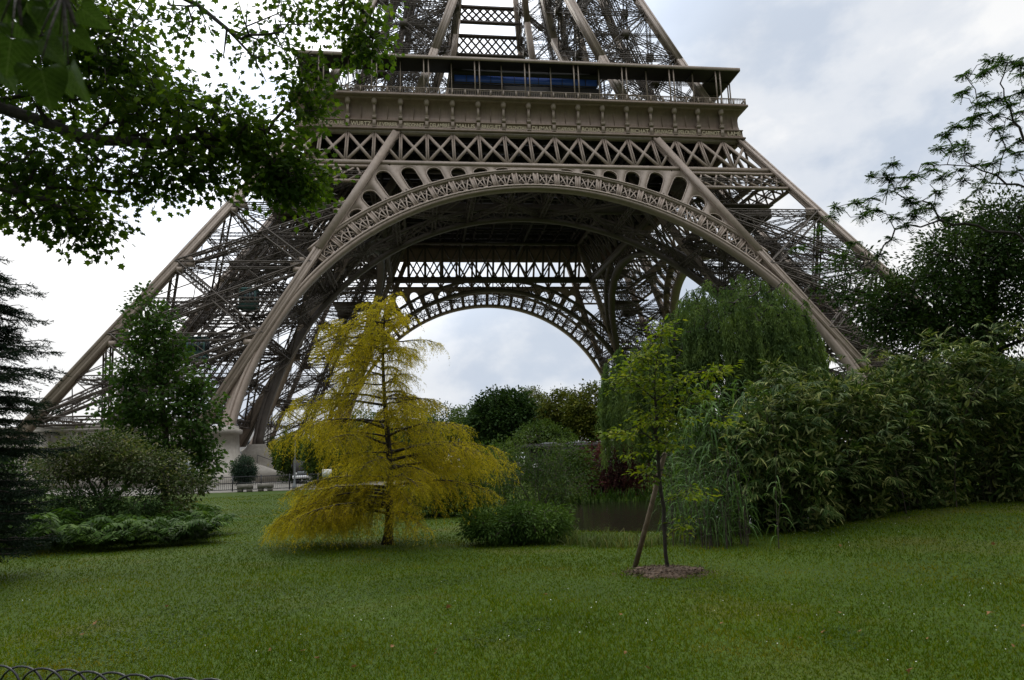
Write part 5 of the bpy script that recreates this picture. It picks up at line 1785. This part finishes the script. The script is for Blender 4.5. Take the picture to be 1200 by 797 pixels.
def build_locust():
    rng = np.random.default_rng(95)
    d = 12.5
    b = ground_at(1330, d)
    root = empty('locust_tree', b); tag(root, 'open airy tree with small leaf tufts on bare twigs against the sky at right', 'tree')
    Z = [(755, 110), (840, 108), (880, 42), (920, 45), (960, 52), (1000, 62), (750, 195), (850, 205), (868, 248), (925, 225), (820, 300), (895, 302), (715, 350), (790, 350), (665, 393), (735, 440), (765, 445), (700, 462), (640, 455), (755, 482), (600, 520), (605, 552), (660, 592),
         (725, 562), (750, 602), (830, 530), (850, 600), (920, 570), (385, 590), (410, 600), (400, 650), (485, 592), (535, 582), (320, 590), (425, 525), (500, 690), (515, 710), (605, 712), (590, 740), (340, 740), (310, 745), (280, 770), (155, 730), (140, 770), (430, 778), (520, 768),
         (250, 708), (320, 690), (1010, 290), (980, 340), (970, 250), (900, 362), (935, 410), (1010, 420), (960, 462), (890, 522), (1000, 560), (820, 645), (630, 660), (760, 700), (700, 780), (860, 90), (905, 70), (1030, 60), (1020, 110), (1020, 190), (820, 250), (800, 310), (1005, 480), (650, 780), (470, 640)]
    T = np.array([at(940 + x / 3.985, 60 + y / 3.985, d + rng.uniform(-0.8, 0.8)) for x, y in Z])
    ext = np.array([at(rng.uniform(1205, 1420), rng.uniform(40, 300), d + rng.uniform(-1, 1)) for _ in range(70)])
    low = np.array([at(x, y, d + rng.uniform(-0.6, 0.6)) for x, y in [(935, 290), (960, 270), (985, 300), (1000, 285), (1015, 320), (1030, 300), (1045, 280), (960, 315), (990, 350), (1060, 265), (1075, 245), (1090, 285), (1020, 345)]])
    TT = np.concatenate([T, low, ext])
    hub = at(1330, 330, d); polys = [up_poly(b, at(1335, 480, d), hub), [hub, at(1262, 262, d), at(1192, 216, d), at(1150, 200, d), at(1110, 193, d), at(1080, 192, d)],
                                     [hub, at(1250, 200, d), at(1200, 165, d), at(1184, 128, d), at(1172, 98, d)], [hub, at(1230, 290, d), at(1130, 262, d), at(1090, 262, d)], [hub, at(1340, 200, d), at(1320, 80, d)]]
    P, par, n0, tips = grow(polys, TT, rng, 0.22, 0.16, 0.22)
    tb = MB(); skin(tb, P - b, par, 0.0055, 0.2, 0.5, 5); tb.build('trunk', M_BARKD, root, True)
    lb = MB()
    # pinnate leaves: a tuft of 4-7 leaf stalks, each with paired leaflets
    PP, DD, NN = [], [], []
    for t in TT:
        for _ in range(rng.integers(14, 22)):
            dr = unit(rng.normal(0, 1, 3) * np.array([1, 1, 0.45])); L = rng.uniform(0.10, 0.19); s = np.linspace(0.15, 1, 7)
            pts = t + dr * (L * s)[:, None] + np.stack([0 * s, 0 * s, -0.3 * L * s ** 2], -1)
            sd = unit(np.cross(dr, [0, 0, 1.0]))
            for sg in (-1, 1):
                PP.append(pts); DD.append(np.tile(unit(sd * sg + dr * 0.5), (7, 1))); NN.append(np.tile([0, 0, 1.0], (7, 1)) + rng.normal(0, 0.3, (7, 3)))
    Pn = np.concatenate(PP)
    lb.leaves(Pn - b, np.concatenate(DD), np.concatenate(NN), rng.uniform(0.040, 0.062, len(Pn)), 0.024, T_RHOMB)
    lb.build('crown', G_LOCUST, root)


build_locust()


# ------------------------------------------------------------------ sapling with its stake and mulch ring
def build_sapling():
    rng = np.random.default_rng(101)
    b = ground(783, 669); d = float((b - EYE) @ CF)
    root = empty('sapling', b); tag(root, 'young sapling with sparse yellow-green leaves planted in the lawn', 'sapling')
    tr = [b, at(779, 630, d), at(775, 580, d), at(771, 520, d), at(768, 470, d), at(770, 420, d), at(776, 378, d)]
    lim = [[at(771, 520, d), at(745, 500, d), at(722, 508, d)], [at(769, 470, d), at(740, 445, d), at(716, 452, d)], [at(769, 470, d), at(805, 440, d), at(850, 434, d)], [at(770, 430, d), at(745, 415, d), at(728, 398, d)], [at(770, 430, d), at(800, 405, d), at(790, 380, d)],
           [at(776, 590, d), at(800, 570, d), at(820, 575, d)], [at(776, 600, d), at(745, 570, d)], [at(769, 490, d), at(800, 470, d), at(850, 490, d)]]
    rd = 0.5
    lobes = [PL(776, 390, d, 16, 16, 34, 0.2, 0.1), PL(760, 420, d, 36, 18, 64, rd, 0.1), PL(742, 448, d, 30, 16, 60, rd, 0.1), PL(786, 452, d, 34, 20, 62, rd, 0.1), PL(775, 485, d, 44, 20, 78, rd, 0.1), PL(728, 508, d, 26, 6, 22, 0.3, 0.1), PL(780, 520, d, 28, 14, 34, 0.3, 0.1),
             PL(845, 434, d, 22, 9, 26, 0.25, 0.1), PL(820, 462, d, 26, 10, 20, 0.3, 0.1), PL(852, 492, d, 16, 7, 10, 0.2, 0.1), PL(755, 555, d, 26, 12, 16, 0.3, 0.1), PL(808, 580, d, 24, 16, 24, 0.3, 0.1), PL(795, 615, d, 18, 12, 14, 0.2, 0.1), PL(745, 530, d, 18, 8, 8, 0.2, 0.1)]
    lobes = [(c, r, max(4, int(n * 0.72)), sh) for c, r, n, sh in lobes]
    T = np.concatenate([ell(rng, c, r, n, sh) for c, r, n, sh in lobes])
    P, par, n0, tips = grow([tr] + lim, T, rng, 0.25, 0.18, 0.1)
    tb = MB(); skin(tb, P - b, par, 0.0022, 0.028, 0.5, 6)
    tb.build('trunk', M_BARKD, root, True)
    lb = MB(); leaf_cloud(lb, rng, T - b, unit(T - at(775, 470, d)) * np.array([1, 1, 0.2]), 7, (0.075, 0.075, 0.020), 0.078, 0.040, T_OVAL, 1.3, 0.15, 0.4)
    lb.build('crown', G_SAP, root)
    # stake
    s0 = ground(744, 665); s1 = at(779, 531, d + 0.1)
    st = MB(); st.tube([np.zeros(3), (s1 - s0) * 0.5 + np.array([0.006, 0, 0]), s1 - s0], [0.036, 0.034, 0.031], 10)
    o = empty('stake', s0); tag(o, 'leaning round wooden stake tied to the sapling', 'stake')
    st.build('pole', M_STAKE, o, True)
    tie = MB(); q = (s1 - s0) * 0.86
    tie.tube([q + 0.045 * np.array([math.cos(a), math.sin(a), 0.1 * math.sin(a)]) for a in np.linspace(0, 2 * np.pi, 14)], 0.009, 6)
    tie.build('tie', M_RUBBER, o)
    # mulch ring: a shallow uneven mound of bark chips
    mb = MB()
    c = ground(781, 671); nr, na = 9, 44
    a = np.arange(na) / na * 2 * np.pi
    ed = 0.47 + 0.08 * np.sin(3 * a + 1) + 0.05 * np.sin(7 * a) + rng.normal(0, 0.03, na)
    V = [[0, 0, 0.05]]
    for k in range(1, nr + 1):
        for j in range(na):
            r = ed[j] * k / nr
            x, y = r * math.cos(a[j]), r * math.sin(a[j])
            V.append([x, y, float(gz(c[0] + x, c[1] + y)) - c[2] + (0.05 * (1 - (k / nr) ** 2) + rng.uniform(0, 0.012) + 0.006 if k < nr else -0.03)])
    F4 = []; 
    for k in range(nr - 1):
        for j in range(na):
            F4.append([1 + k * na + j, 1 + (k + 1) * na + j, 1 + (k + 1) * na + (j + 1) % na, 1 + k * na + (j + 1) % na])
    mb.add(np.array(V), [np.array(F4), np.array([[0, 1 + j, 1 + (j + 1) % na] for j in range(na)])])
    n = 1500
    rr = np.sqrt(rng.uniform(0, 1, n)) * 0.52 + np.abs(rng.normal(0, 0.07, n)); aa = rng.uniform(0, 2 * np.pi, n)
    x, y = rr * np.cos(aa), rr * np.sin(aa)
    z = gz(c[0] + x, c[1] + y) - c[2] + np.clip(0.05 * (1 - (rr / 0.5) ** 2), 0, 1) + 0.015
    mb.leaves(np.stack([x, y, z], -1), rng.normal(0, 1, (n, 3)) * np.array([1, 1, 0.25]), rng.normal(0, 0.4, (n, 3)) + np.array([0, 0, 1]), rng.uniform(0.02, 0.06, n), rng.uniform(0.008, 0.024, n), T_RHOMB)
    o = mb.build('mulch', M_MULCH, None, False, c); tag(o, 'ring of brown bark mulch round the foot of the sapling', 'mulch', None, 'stuff')


build_sapling()

# ------------------------------------------------------------------ trees beyond the pond and under the tower
def bg_tree(px, py, rx, ry, d, mat, label, seed, n=130, per=22, L=None, group=None, lobes=None, name='tree'):
    b = ground_at(px, d); c = at(px, py, d); k = d / FPX
    rng = np.random.default_rng(seed)
    lo = [PL(px, py, d, rx, ry, n, None, 0.55)]
    for _ in range(6):
        a = rng.uniform(0, 2 * np.pi); lo.append(PL(px + rx * 0.55 * math.cos(a), py - ry * 0.35 * math.sin(a) + ry * 0.15, d + rng.uniform(-1, 1) * rx * k * 0.5, rx * 0.55, ry * 0.55, n // 6, None, 0.6))
    base_lobe = PL(px, py + ry * 0.9, d, rx * 0.85, ry * 0.6, n // 3, None, 0.4)
    lo.append(base_lobe)
    s = (rx + ry) / 2 * k
    plant(name, label, 'tree', b, [up_poly(b, b + (c - b) * 0.45, c)], lobes or lo, None, mat, M_BARKD, 0.02, 0.06 * s + 0.05, int(per * 1.8), s * np.array([0.13, 0.13, 0.10]), L or 0.10 * s, (L or 0.10 * s) * 0.7, seed, group, bf=0.25, step=s * 0.3)


GB = 'trees beyond the pond'
bg_tree(590, 492, 36, 36, 62, G_DARK, 'dark dome-shaped tree standing beyond the pond, left of the others', 111, 190, 30, group=GB)
bg_tree(622, 474, 18, 20, 80, G_PALE, 'pale thin-leaved tree peeping between the dark dome tree and the round one', 112, 110, 16, group=GB)
bg_tree(657, 486, 26, 30, 70, G_OLIVE, 'round-headed mid green tree beyond the pond right of the pale one', 113, 120, 22, group=GB)
bg_tree(697, 482, 32, 30, 66, G_OLIVE, 'olive tinged tree beyond the pond beside the willow', 114, 150, 20, group=GB)
bg_tree(637, 512, 32, 18, 55, G_MID, 'low green tree in front of the round-headed one', 115, 120, 20, group=GB)
bg_tree(740, 490, 30, 28, 64, G_MID, 'mid green tree mostly hidden behind the willow', 116, 110, 18, group=GB)
bg_tree(545, 510, 26, 22, 75, G_MID, 'green tree seen through the right boughs of the golden conifer', 117, 90, 18, group=GB)
GL = 'trees at the foot of the left pillar'
bg_tree(345, 530, 22, 24, 68, G_MID, 'green tree beside the left pillar foot, behind the lamp post', 118, 130, 22, group=GL)
bg_tree(376, 528, 20, 30, 51, G_MID, 'green tree behind the left boughs of the golden conifer', 119, 110, 20, group=GL)
bg_tree(322, 530, 14, 17, 95, G_DARK, 'small dark tree beyond the stone pier foot under the left arch', 120, 60, 18, group=GL)
bg_tree(286, 549, 14, 14, 52, leafmat('blue_green_leaves', (0.024, 0.044, 0.028), (0.036, 0.062, 0.040), (0.05, 0.08, 0.05), 0.2), 'bluish round bush tree in front of the stone pier', 121, 110, 24, group=GL)
bg_tree(338, 512, 9, 14, 95, G_OLIVE, 'yellowish tree far under the arch beside the grey roofed house', 122, 50, 16, group=GL)
bg_tree(400, 535, 30, 34, 58, G_DARK, 'dark tree right behind the golden conifer trunk', 123, 120, 20, group=GL)
bg_tree(497, 522, 26, 30, 61, G_DARK, 'dark tree filling the gap right of the golden trunk before the far skyline', 125, 110, 22, group=GL)
bg_tree(445, 530, 30, 34, 64, G_MID, 'green tree behind the golden conifer, right of its trunk', 124, 120, 20, group=GL)
rngf = np.random.default_rng(130)
far_l = ['far skyline tree low over the rooftops, leftmost behind the golden conifer', 'far skyline tree second from left behind the golden conifer', 'far skyline tree straight behind the golden trunk', 'far skyline tree just right of the golden trunk', 'far skyline tree in the gap right of the golden conifer', 'far skyline tree left of the dark dome tree', 'far skyline tree above the dark dome tree']
for i, px in enumerate((400, 430, 462, 492, 520, 548, 590)):
    bg_tree(px, 502 - i * 1.5, 22, 24, 235 + rngf.uniform(-20, 20), G_MID if i % 2 else G_DARK, far_l[i], 131 + i, 70, 16, group='far skyline trees')
# ------------------------------------------------------------------ small built things
def build_hoop_fence():
    f = empty('hoop_fence', ground_at(60, 4.6)); tag(f, 'low black wire hoop border fence at the bottom left corner of the lawn', 'fence')
    a = at(-130, 790, 1.0) - EYE; 
    def on_top(px, py, h):
        dd = at(px, py, 1.0) - EYE
        t = (h - EYE[2]) / dd[2]
        p = EYE + dd * t
        return np.array([p[0], p[1], 0.0])
    p0, p1 = on_top(0, 780, 0.33), on_top(290, 800, 0.31)
    dr = unit(p1 - p0); step = 0.185
    o0 = np.array(f.location)
    hw = 0.19
    s = np.linspace(0, np.pi, 15)
    ux, uz = hw * np.cos(s), 0.16 + 0.17 * np.sin(s) ** 0.8
    prof = np.concatenate([[[hw, -0.05]], np.stack([ux, uz], -1), [[-hw, -0.05]]])
    mb = MB(); mb.tube(np.stack([dr[0] * prof[:, 0], dr[1] * prof[:, 0], prof[:, 1]], -1), 0.0075, 6)
    hp = None
    for k in range(-7, 16):
        q = p0 + dr * step * k
        q[2] = float(gz(q[0], q[1])) - 0.001 * k * 0
        if hp is None:
            o = hp = mb.build('hoop', M_BLACKM, f, True)
        else:
            o = hp.copy(); COL.objects.link(o)
        o.location = q - o0 + np.array([0, 0.012 if k % 2 else 0, -0.0055 * max(k, 0) * 0.3])
    w = MB()
    for h in (0.10, 0.17):
        a, b = p0 - dr * 1.5, p0 + dr * 3.0
        w.tube([a - o0 + np.array([0, 0.006, h]), b - o0 + np.array([0, 0.006, h])], 0.004, 5)
    w.build('wire', M_BLACKM, f)


build_hoop_fence()


def on_ground(px, py, z=0.012):
    dd = at(px, py, 1.0) - EYE
    return EYE + dd * ((z - EYE[2]) / dd[2])


def build_far_bits():
    # railing at the lawn's far edge
    a, b = on_ground(205, 578.5), on_ground(420, 571.0)
    r = empty('metal_railing', a); tag(r, 'dark mesh railing along the far edge of the lawn before the pillar', 'railing')
    L = np.linalg.norm(b - a); dr = unit(b - a)
    m = MB()
    for h in (0.12, 0.55, 0.98):
        m.beams([np.array([0, 0, h])], [dr * L + np.array([0, 0, h])], 0.04, 0.05)
    s = np.arange(0, L, 0.14)
    m.beams(dr * s[:, None] + np.array([0, 0, 0.12]), dr * s[:, None] + np.array([0, 0, 0.98]), 0.016, 0.016, caps=False)
    m.build('mesh_panel', M_BLACKM, r)
    pb = MB(); pb.beams([(0, 0, 0)], [(0, 0, 1.08)], 0.07, 0.07)
    p0 = None
    for s in np.arange(0, L + 0.1, 1.95):
        if p0 is None:
            o = p0 = pb.build('post', M_BLACKM, r)
        else:
            o = p0.copy(); COL.objects.link(o)
        o.location = dr * s
    # two pale stone benches before the railing
    for px, py, lab in ((287, 577.0, 'left of two pale stone block benches by the far railing'), (311, 576.0, 'right of two pale stone block benches by the far railing')):
        q = on_ground(px, py) ; q = q + unit(q) * np.array([1, 1, 0]) * 1.0
        e = empty('stone_bench', q, -YAW * 0); tag(e, lab, 'bench', 'stone benches by the railing')
        mb = MB(); mb.box((0, 0, 0.35), (0.95, 0.45, 0.30)); mb.build('seat', M_PATH, e)
        for sx in (-0.3, 0.3):
            mb = MB(); mb.box((sx, 0, 0.10), (0.30, 0.38, 0.20)); mb.build('leg', M_PATH, e)
    # stone stair beside the pier
    q = on_ground(345, 566); q = q + unit(q) * np.array([1, 1, 0]) * 8.0
    e = empty('stone_stair', q); tag(e, 'pale stone stair climbing left toward the pier behind the railing', 'stairs')
    mb = MB()
    for k in range(9):
        mb.box((-0.42 * k, 0, 0.085 + 0.165 * k / 2 * 1.0), (0.43, 3.0, 0.17 + 0.165 * k))
    mb.build('steps', M_STONE, e)
    mb = MB(); mb.prism([(0.3, -1.56, 0), (0.3, -1.56, 0.5), (-3.6, -1.56, 2.0), (-3.6, -1.56, 0)], (0, -1.56, 0), (0, -1.72, 0)); mb.build('stringer', M_STONE, e)
    mb = MB(); mb.beams([(0.2, -1.64, 1.35), (0.2, -1.64, 0.4), (-1.6, -1.64, 1.1), (-3.5, -1.64, 1.9)], [(-3.5, -1.64, 2.85), (0.2, -1.64, 1.35), (-1.6, -1.64, 2.1), (-3.5, -1.64, 2.85)], 0.05); mb.build('handrail', M_BLACKM, e)
    # lamp post
    q = on_ground(345, 574); q = q + unit(q) * np.array([1, 1, 0]) * 0.6
    e = empty('lamp_post', q); tag(e, 'slim grey lamp post standing at the far lawn edge left of the golden conifer', 'lamp post')
    mb = MB(); mb.lathe([(0.16, 0), (0.16, 0.25), (0.09, 0.35), (0.065, 0.6), (0.045, 3.3), (0.06, 3.35)], 12); mb.build('post', M_GREYM, e, True)
    mb = MB(); mb.lathe([(0.05, 3.35), (0.13, 3.45), (0.17, 3.8), (0.05, 3.88), (0.02, 3.98)], 12); mb.build('lantern', M_GLASSD, e)
    # service truck parked behind the railing, facing the lawn
    q = on_ground(356, 568.5); q = q + unit(q) * np.array([1, 1, 0]) * 4.0
    e = empty('truck', q, 0.1); tag(e, 'dark truck with pale bumper parked behind the lamp post, half hidden by leaves', 'truck')
    mb = MB(); mb.box((0, 0.95, 1.35), (1.9, 1.9, 1.5)); mb.prism([(-0.95, 0, 0.6), (0.95, 0, 0.6), (0.9, 0.2, 2.08), (-0.9, 0.2, 2.08)], (0, 0, 0), (0, 1.0, 0)); mb.box((0, 3.6, 1.05), (1.9, 3.3, 0.9)); mb.build('body', M_DARKIRON, e)
    mb = MB(); mb.prism([(-0.78, 0.06, 1.32), (0.78, 0.06, 1.32), (0.74, 0.16, 1.98), (-0.74, 0.16, 1.98)], (0, 0.1, 0), (0, 0.07, 0.002)); mb.build('windshield', M_GLASSD, e)
    mb = MB(); mb.box((0, -0.08, 0.62), (1.95, 0.2, 0.26)); mb.build('bumper', M_WHITEM, e)
    mb = MB(); mb.box((0, -0.02, 0.98), (1.1, 0.06, 0.26)); mb.build('grille', M_GREYM, e)
    for sx in (-0.72, 0.72):
        mb = MB(); mb.box((sx, -0.02, 0.92), (0.26, 0.08, 0.18)); mb.build('headlight', M_WHITEM, e)
        for y in (0.8, 4.2):
            mb = MB(); a = np.linspace(0, 2 * np.pi, 20, endpoint=False)
            ring = np.stack([np.full(20, sx * 1.14 - 0.12), y + 0.42 * np.cos(a), 0.42 + 0.42 * np.sin(a)], -1)
            mb.prism(ring, (0, 0, 0), (0.24, 0, 0)); w = mb.build('wheel', M_RUBBER, e)
            mb = MB(); ring = np.stack([np.full(20, sx * 1.14 - 0.13), y + 0.22 * np.cos(a), 0.42 + 0.22 * np.sin(a)], -1)
            mb.prism(ring, (0, 0, 0), (0.26, 0, 0)); mb.build('rim', M_GREYM, w)
        mb = MB(); mb.box((sx * 1.45, 0.25, 1.55), (0.14, 0.1, 0.35)); mb.build('mirror', M_BLACKM, e)
    # white notice board right of the truck
    q = on_ground(383, 573); 
    e = empty('notice_board', q); tag(e, 'small white notice board glimpsed between the golden boughs', 'notice board')
    mb = MB(); mb.box((0, 0, 1.05), (0.62, 0.06, 0.5)); mb.build('panel', M_WHITEM, e)
    for sx in (-0.25, 0.25):
        mb = MB(); mb.beams([(sx, 0.06, 0)], [(sx, 0.06, 1.5)], 0.05); mb.build('leg', M_GREYM, e)
    # little white sign in the shrubs
    q = ground_at(627, 18.5)
    e = empty('small_sign', q); tag(e, 'tiny white sign on a thin stem among the shrubs before the pond', 'sign')
    c = at(627, 546, 18.5) - q
    mb = MB(); mb.box((c[0], c[1], c[2] + 0.03), (0.15, 0.012, 0.05)); mb.box((c[0], c[1], c[2] - 0.03), (0.12, 0.012, 0.035)); mb.build('plate', M_WALL, e)
    mb = MB(); mb.beams([(c[0], c[1] + 0.02, 0)], [(c[0], c[1] + 0.02, c[2] + 0.08)], 0.014); mb.build('stem', M_BARKD, e)
    # flat-roofed pavilion beyond the pond
    q = ground_at(662, 50); s = 50 / FPX
    top = at(662, 521, 50)[2] - q[2]
    e = empty('flat_roofed_pavilion', q, -0.03); tag(e, 'long dark flat-roofed pavilion beyond the pond below the tree line', 'pavilion')
    mb = MB(); mb.box((0, 0, top - 0.1), (6.2, 3.6, 0.22)); mb.box((0, 0, top + 0.04), (5.9, 3.3, 0.08)); mb.build('roof', M_DARKIRON, e)
    mb = MB(); mb.box((0, 0.4, (top - 0.2) / 2), (5.4, 2.4, top - 0.22)); mb.build('wall', M_DARKIRON, e)
    for x in np.linspace(-2.9, 2.9, 6):
        mb = MB(); mb.beams([(x, -1.6, 0)], [(x, -1.6, top - 0.2)], 0.09); mb.build('post', M_DARKIRON, e)
    # pale glints on the pavilion roof, added as raised grey blocks
    for x in (-1.2, 1.0):
        mb = MB(); mb.prism([(x - 0.6, -1.2, top + 0.08), (x + 0.6, -1.2, top + 0.08), (x + 0.35, -1.2, top + 0.16), (x - 0.35, -1.2, top + 0.16)], (0, -1.2, 0), (0, 0.6, 0)); mb.build('roof_glint', M_GREYM, e)
    # grey-roofed house and flag far under the left arch
    d = 210; q = ground_at(300, d); k = d / FPX
    e = empty('slate_roofed_house', q, -0.05); tag(e, 'pale house with steep grey slate roof far under the left arch', 'house')
    h1 = at(300, 500, d)[2] - q[2]; h2 = at(300, 476, d)[2] - q[2]; w = 8.5
    mb = MB(); mb.box((0, 0, h1 / 2), (w, 9, h1)); wl_ = mb.build('wall', M_WALL, e)
    mb = MB()
    for x in np.linspace(-w / 2 + 1.2, w / 2 - 1.2, 4):
        for z in np.arange(1.5, h1 - 1.5, 3.2):
            mb2 = MB(); mb2.box((x, -4.5, z + 0.8), (1.0, 0.12, 1.7)); mb2.build('window', M_GLASSD, wl_)
    a_, b_ = w / 2 + 0.3, w / 2 - 1.9
    V = np.array([[-a_, -4.8, h1], [a_, -4.8, h1], [a_, 4.8, h1], [-a_, 4.8, h1], [-b_, -2.6, h2], [b_, -2.6, h2], [b_, 2.6, h2], [-b_, 2.6, h2]])
    mb.add(V, [np.array([[0, 1, 5, 4], [1, 2, 6, 5], [2, 3, 7, 6], [3, 0, 4, 7], [4, 5, 6, 7]])]); rf = mb.build('roof', M_SLATE, e)
    mb = MB(); mb.box((-1.6, 0, h2 + 0.8), (1.0, 1.4, 1.8)); mb.build('chimney', M_WALL, rf)
    d = 190; q = ground_at(314, d); t = at(314, 456, d)[2] - q[2]
    e = empty('flagpole', q); tag(e, 'thin flagpole with a small blue flag far under the left arch', 'flagpole')
    mb = MB(); mb.tube([(0, 0, 0), (0, 0, t)], [0.10, 0.05], 8); mb.build('pole', M_WHITEM, e)
    xs = np.linspace(0, 2.3, 8); V = np.concatenate([np.stack([xs, 0.25 * np.sin(xs * 3), t - 0.1 - 0.1 * xs], -1), np.stack([xs, 0.25 * np.sin(xs * 3 + 0.4), t - 1.6 - 0.16 * xs], -1)])
    mb = MB(); i = np.arange(7); mb.add(V, [np.stack([i, i + 1, i + 9, i + 8], -1)]); mb.build('flag', M_GLASSB, e)


build_far_bits()

# ------------------------------------------------------------------ grass, daisies, fallen leaves


def scatter_ground(rng, n, dmin, dmax, gamma, half=1.15):
    """points in the wedge of lawn before the camera, thinning with distance"""
    u = rng.uniform(0, 1, n)
    d = (dmin ** (1 - gamma) + u * (dmax ** (1 - gamma) - dmin ** (1 - gamma))) ** (1 / (1 - gamma))
    a = YAW + rng.uniform(-half, half, n)
    x, y = d * np.sin(a), d * np.cos(a)
    q = ((x - POND_C[0]) / POND_R[0]) ** 2 + ((y - POND_C[1]) / POND_R[1]) ** 2
    ok = q > 1.15
    return x[ok], y[ok], d[ok]


def patch(x, y, s, seed):
    """smooth value noise from a few sines, 0..1"""
    r = np.random.default_rng(seed); v = np.zeros_like(x)
    for k in range(7):
        a = r.uniform(0, 6.28); f = s * r.uniform(0.5, 2.2)
        v += np.sin((x * math.cos(a) + y * math.sin(a)) * f + r.uniform(0, 6.28))
    return 0.5 + v / 7 * 0.9


def grass_patches(m):
    """the lawn's own worn, mossy and lush patches"""
    n, l = m.node_tree.nodes, m.node_tree.links
    t = N(n, 'ShaderNodeTexCoord'); a = N(n, 'ShaderNodeTexNoise'); a.inputs['Scale'].default_value = 0.55; a.inputs['Detail'].default_value = 6; a.inputs['Roughness'].default_value = 0.6
    l.new(t.outputs['Object'], a.inputs['Vector'])
    r = ramp(n, [(0.33, (0.72, 0.78, 0.8)), (0.47, (0.95, 1.0, 0.9)), (0.58, (1.0, 0.98, 0.9)), (0.68, (1.45, 1.02, 1.5))], 'LINEAR')
    l.new(a.outputs['Fac'], r.inputs['Fac'])
    b = n['Principled BSDF']; src = b.inputs['Base Color'].links[0].from_socket
    mu = N(n, 'ShaderNodeMix', data_type='RGBA', blend_type='MULTIPLY'); mu.inputs['Factor'].default_value = 1
    l.new(src, mu.inputs['A']); l.new(r.outputs['Color'], mu.inputs['B'])
    l.new(mu.outputs['Result'], b.inputs['Base Color'])
    for q in n:
        if q.type == 'BSDF_TRANSLUCENT':
            l.new(mu.outputs['Result'], q.inputs['Color'])


def build_grass():
    rng = np.random.default_rng(201)
    mb = MB()
    grass_patches(G_GRASS)
    x, y, d = scatter_ground(rng, 580000, 3.0, 44, 1.3)
    n = len(x)
    P = np.stack([x, y, gz(x, y) - 0.004], -1)
    den = patch(x, y, 1.3, 7)
    h = 0.78 * (0.030 + 0.022 * rng.uniform(0, 1, n)) * (0.75 + 0.6 * den) * np.clip(0.9 + d * 0.012, 0.9, 1.3)
    D = np.stack([rng.normal(0, 0.55, n), rng.normal(0, 0.55, n), np.ones(n)], -1)
    Nn = np.stack([rng.normal(0, 1, n), rng.normal(0, 1, n), np.full(n, 0.25)], -1)
    T = (np.array([[0, -0.5, 0], [0, 0.5, 0], [0.6, 0.32, 0.12], [1, 0, 0.34], [0.6, -0.32, 0.12]]), [np.array([[0, 1, 2, 4]]), np.array([[2, 3, 4]])])
    mb.leaves(P, D, Nn, h, 0.0030 + 0.00075 * d, T)
    tag(mb.build('grass', G_GRASS), 'short mown green grass of the lawn', None, None, 'stuff')
    # clover-like low weeds in darker patches
    x, y, d = scatter_ground(rng, 80000, 3.8, 22, 1.3)
    ok = patch(x, y, 1.1, 9) > 0.62
    x, y, d = x[ok], y[ok], d[ok]; n = len(x)
    mb = MB()
    mb.leaves(np.stack([x, y, gz(x, y) + rng.uniform(0.008, 0.03, n)], -1), rng.normal(0, 1, (n, 3)) * np.array([1, 1, 0.15]), rng.normal(0, 0.25, (n, 3)) + np.array([0, 0, 1]), rng.uniform(0.014, 0.026, n) + 0.0006 * d, 0.016 + 0.0005 * d, T_OVAL)
    tag(mb.build('clover', leafmat('clover_leaves', (0.024, 0.048, 0.010), (0.036, 0.064, 0.015), (0.055, 0.085, 0.02), 0.2, 0.6, 0.05)), 'patches of low clover in the lawn', None, None, 'stuff')
    # daisies
    x, y, d = scatter_ground(rng, 12000, 6.0, 22, 1.02)
    ok = (patch(x, y, 0.9, 12) > 0.60) & (rng.uniform(0, 1, len(x)) < 0.28 * smooth(5.5, 12, d) + 0.03)
    x, y, d = x[ok], y[ok], d[ok]; n = len(x)
    mb = MB(); a = np.arange(8) / 8 * 2 * np.pi
    tv = np.concatenate([[[0, 0, 0.0]], np.stack([np.cos(a), np.sin(a), np.full(8, 0.12)], -1)])
    mb.leaves(np.stack([x, y, gz(x, y) + rng.uniform(0.035, 0.06, n)], -1), rng.normal(0, 1, (n, 3)) * np.array([1, 1, 0.2]), rng.normal(0, 0.25, (n, 3)) + np.array([0, 0, 1]), rng.uniform(0.0035, 0.006, n), rng.uniform(0.0035, 0.006, n), (tv, [np.array([[0, 1 + k, 1 + (k + 1) % 8] for k in range(8)])]))
    tag(mb.build('daisies', G_DAISY), 'tiny white daisies dotted over the lawn', None, None, 'stuff')
    # fallen leaves
    spots = [(985, 642), (1164, 640), (1128, 714), (985, 722), (1160, 723), (965, 745), (938, 752), (1008, 744), (1067, 792), (1188, 762), (316, 766), (355, 767), (371, 776), (511, 766), (510, 770), (111, 734), (96, 748), (195, 714), (525, 715), (460, 762), (733, 770), (728, 724), (1087, 753), (1200, 738), (640, 700), (845, 735), (760, 788), (415, 786)]
    protos = []
    for i, (px, py) in enumerate(spots):
        p = ground(px, py)
        if i < 4:
            mb = MB()
            v, f = T_MAPLE
            v = v.copy(); v[:, 2] += 0.10 * np.sin(v[:, 0] * 5 + i) + rng.normal(0, 0.06, len(v)) + 0.35 * v[:, 1] ** 2
            v = (v - np.array([0.45, 0, 0])) * np.array([0.085, 0.075, 0.085])
            mb.add(v, f)
            mb.tube([(-0.035, 0, 0.0), (-0.055, 0.004, 0.006), (-0.07, 0.01, 0.004)], 0.0012, 4)
            o = mb.build('fallen_leaf', G_DEAD); protos.append(o)
        else:
            o = protos[i % 4].copy(); COL.objects.link(o)
        o.location = p + np.array([0, 0, 0.034]); o.rotation_euler = (rng.normal(0, 0.35), rng.normal(0, 0.35), rng.uniform(0, 6.28))
        s = rng.uniform(0.35, 0.75); o.scale = (s, s, s)
        tag(o, 'curled brown fallen leaf lying in the lawn grass', 'leaf', 'fallen leaves on the lawn')


build_grass()
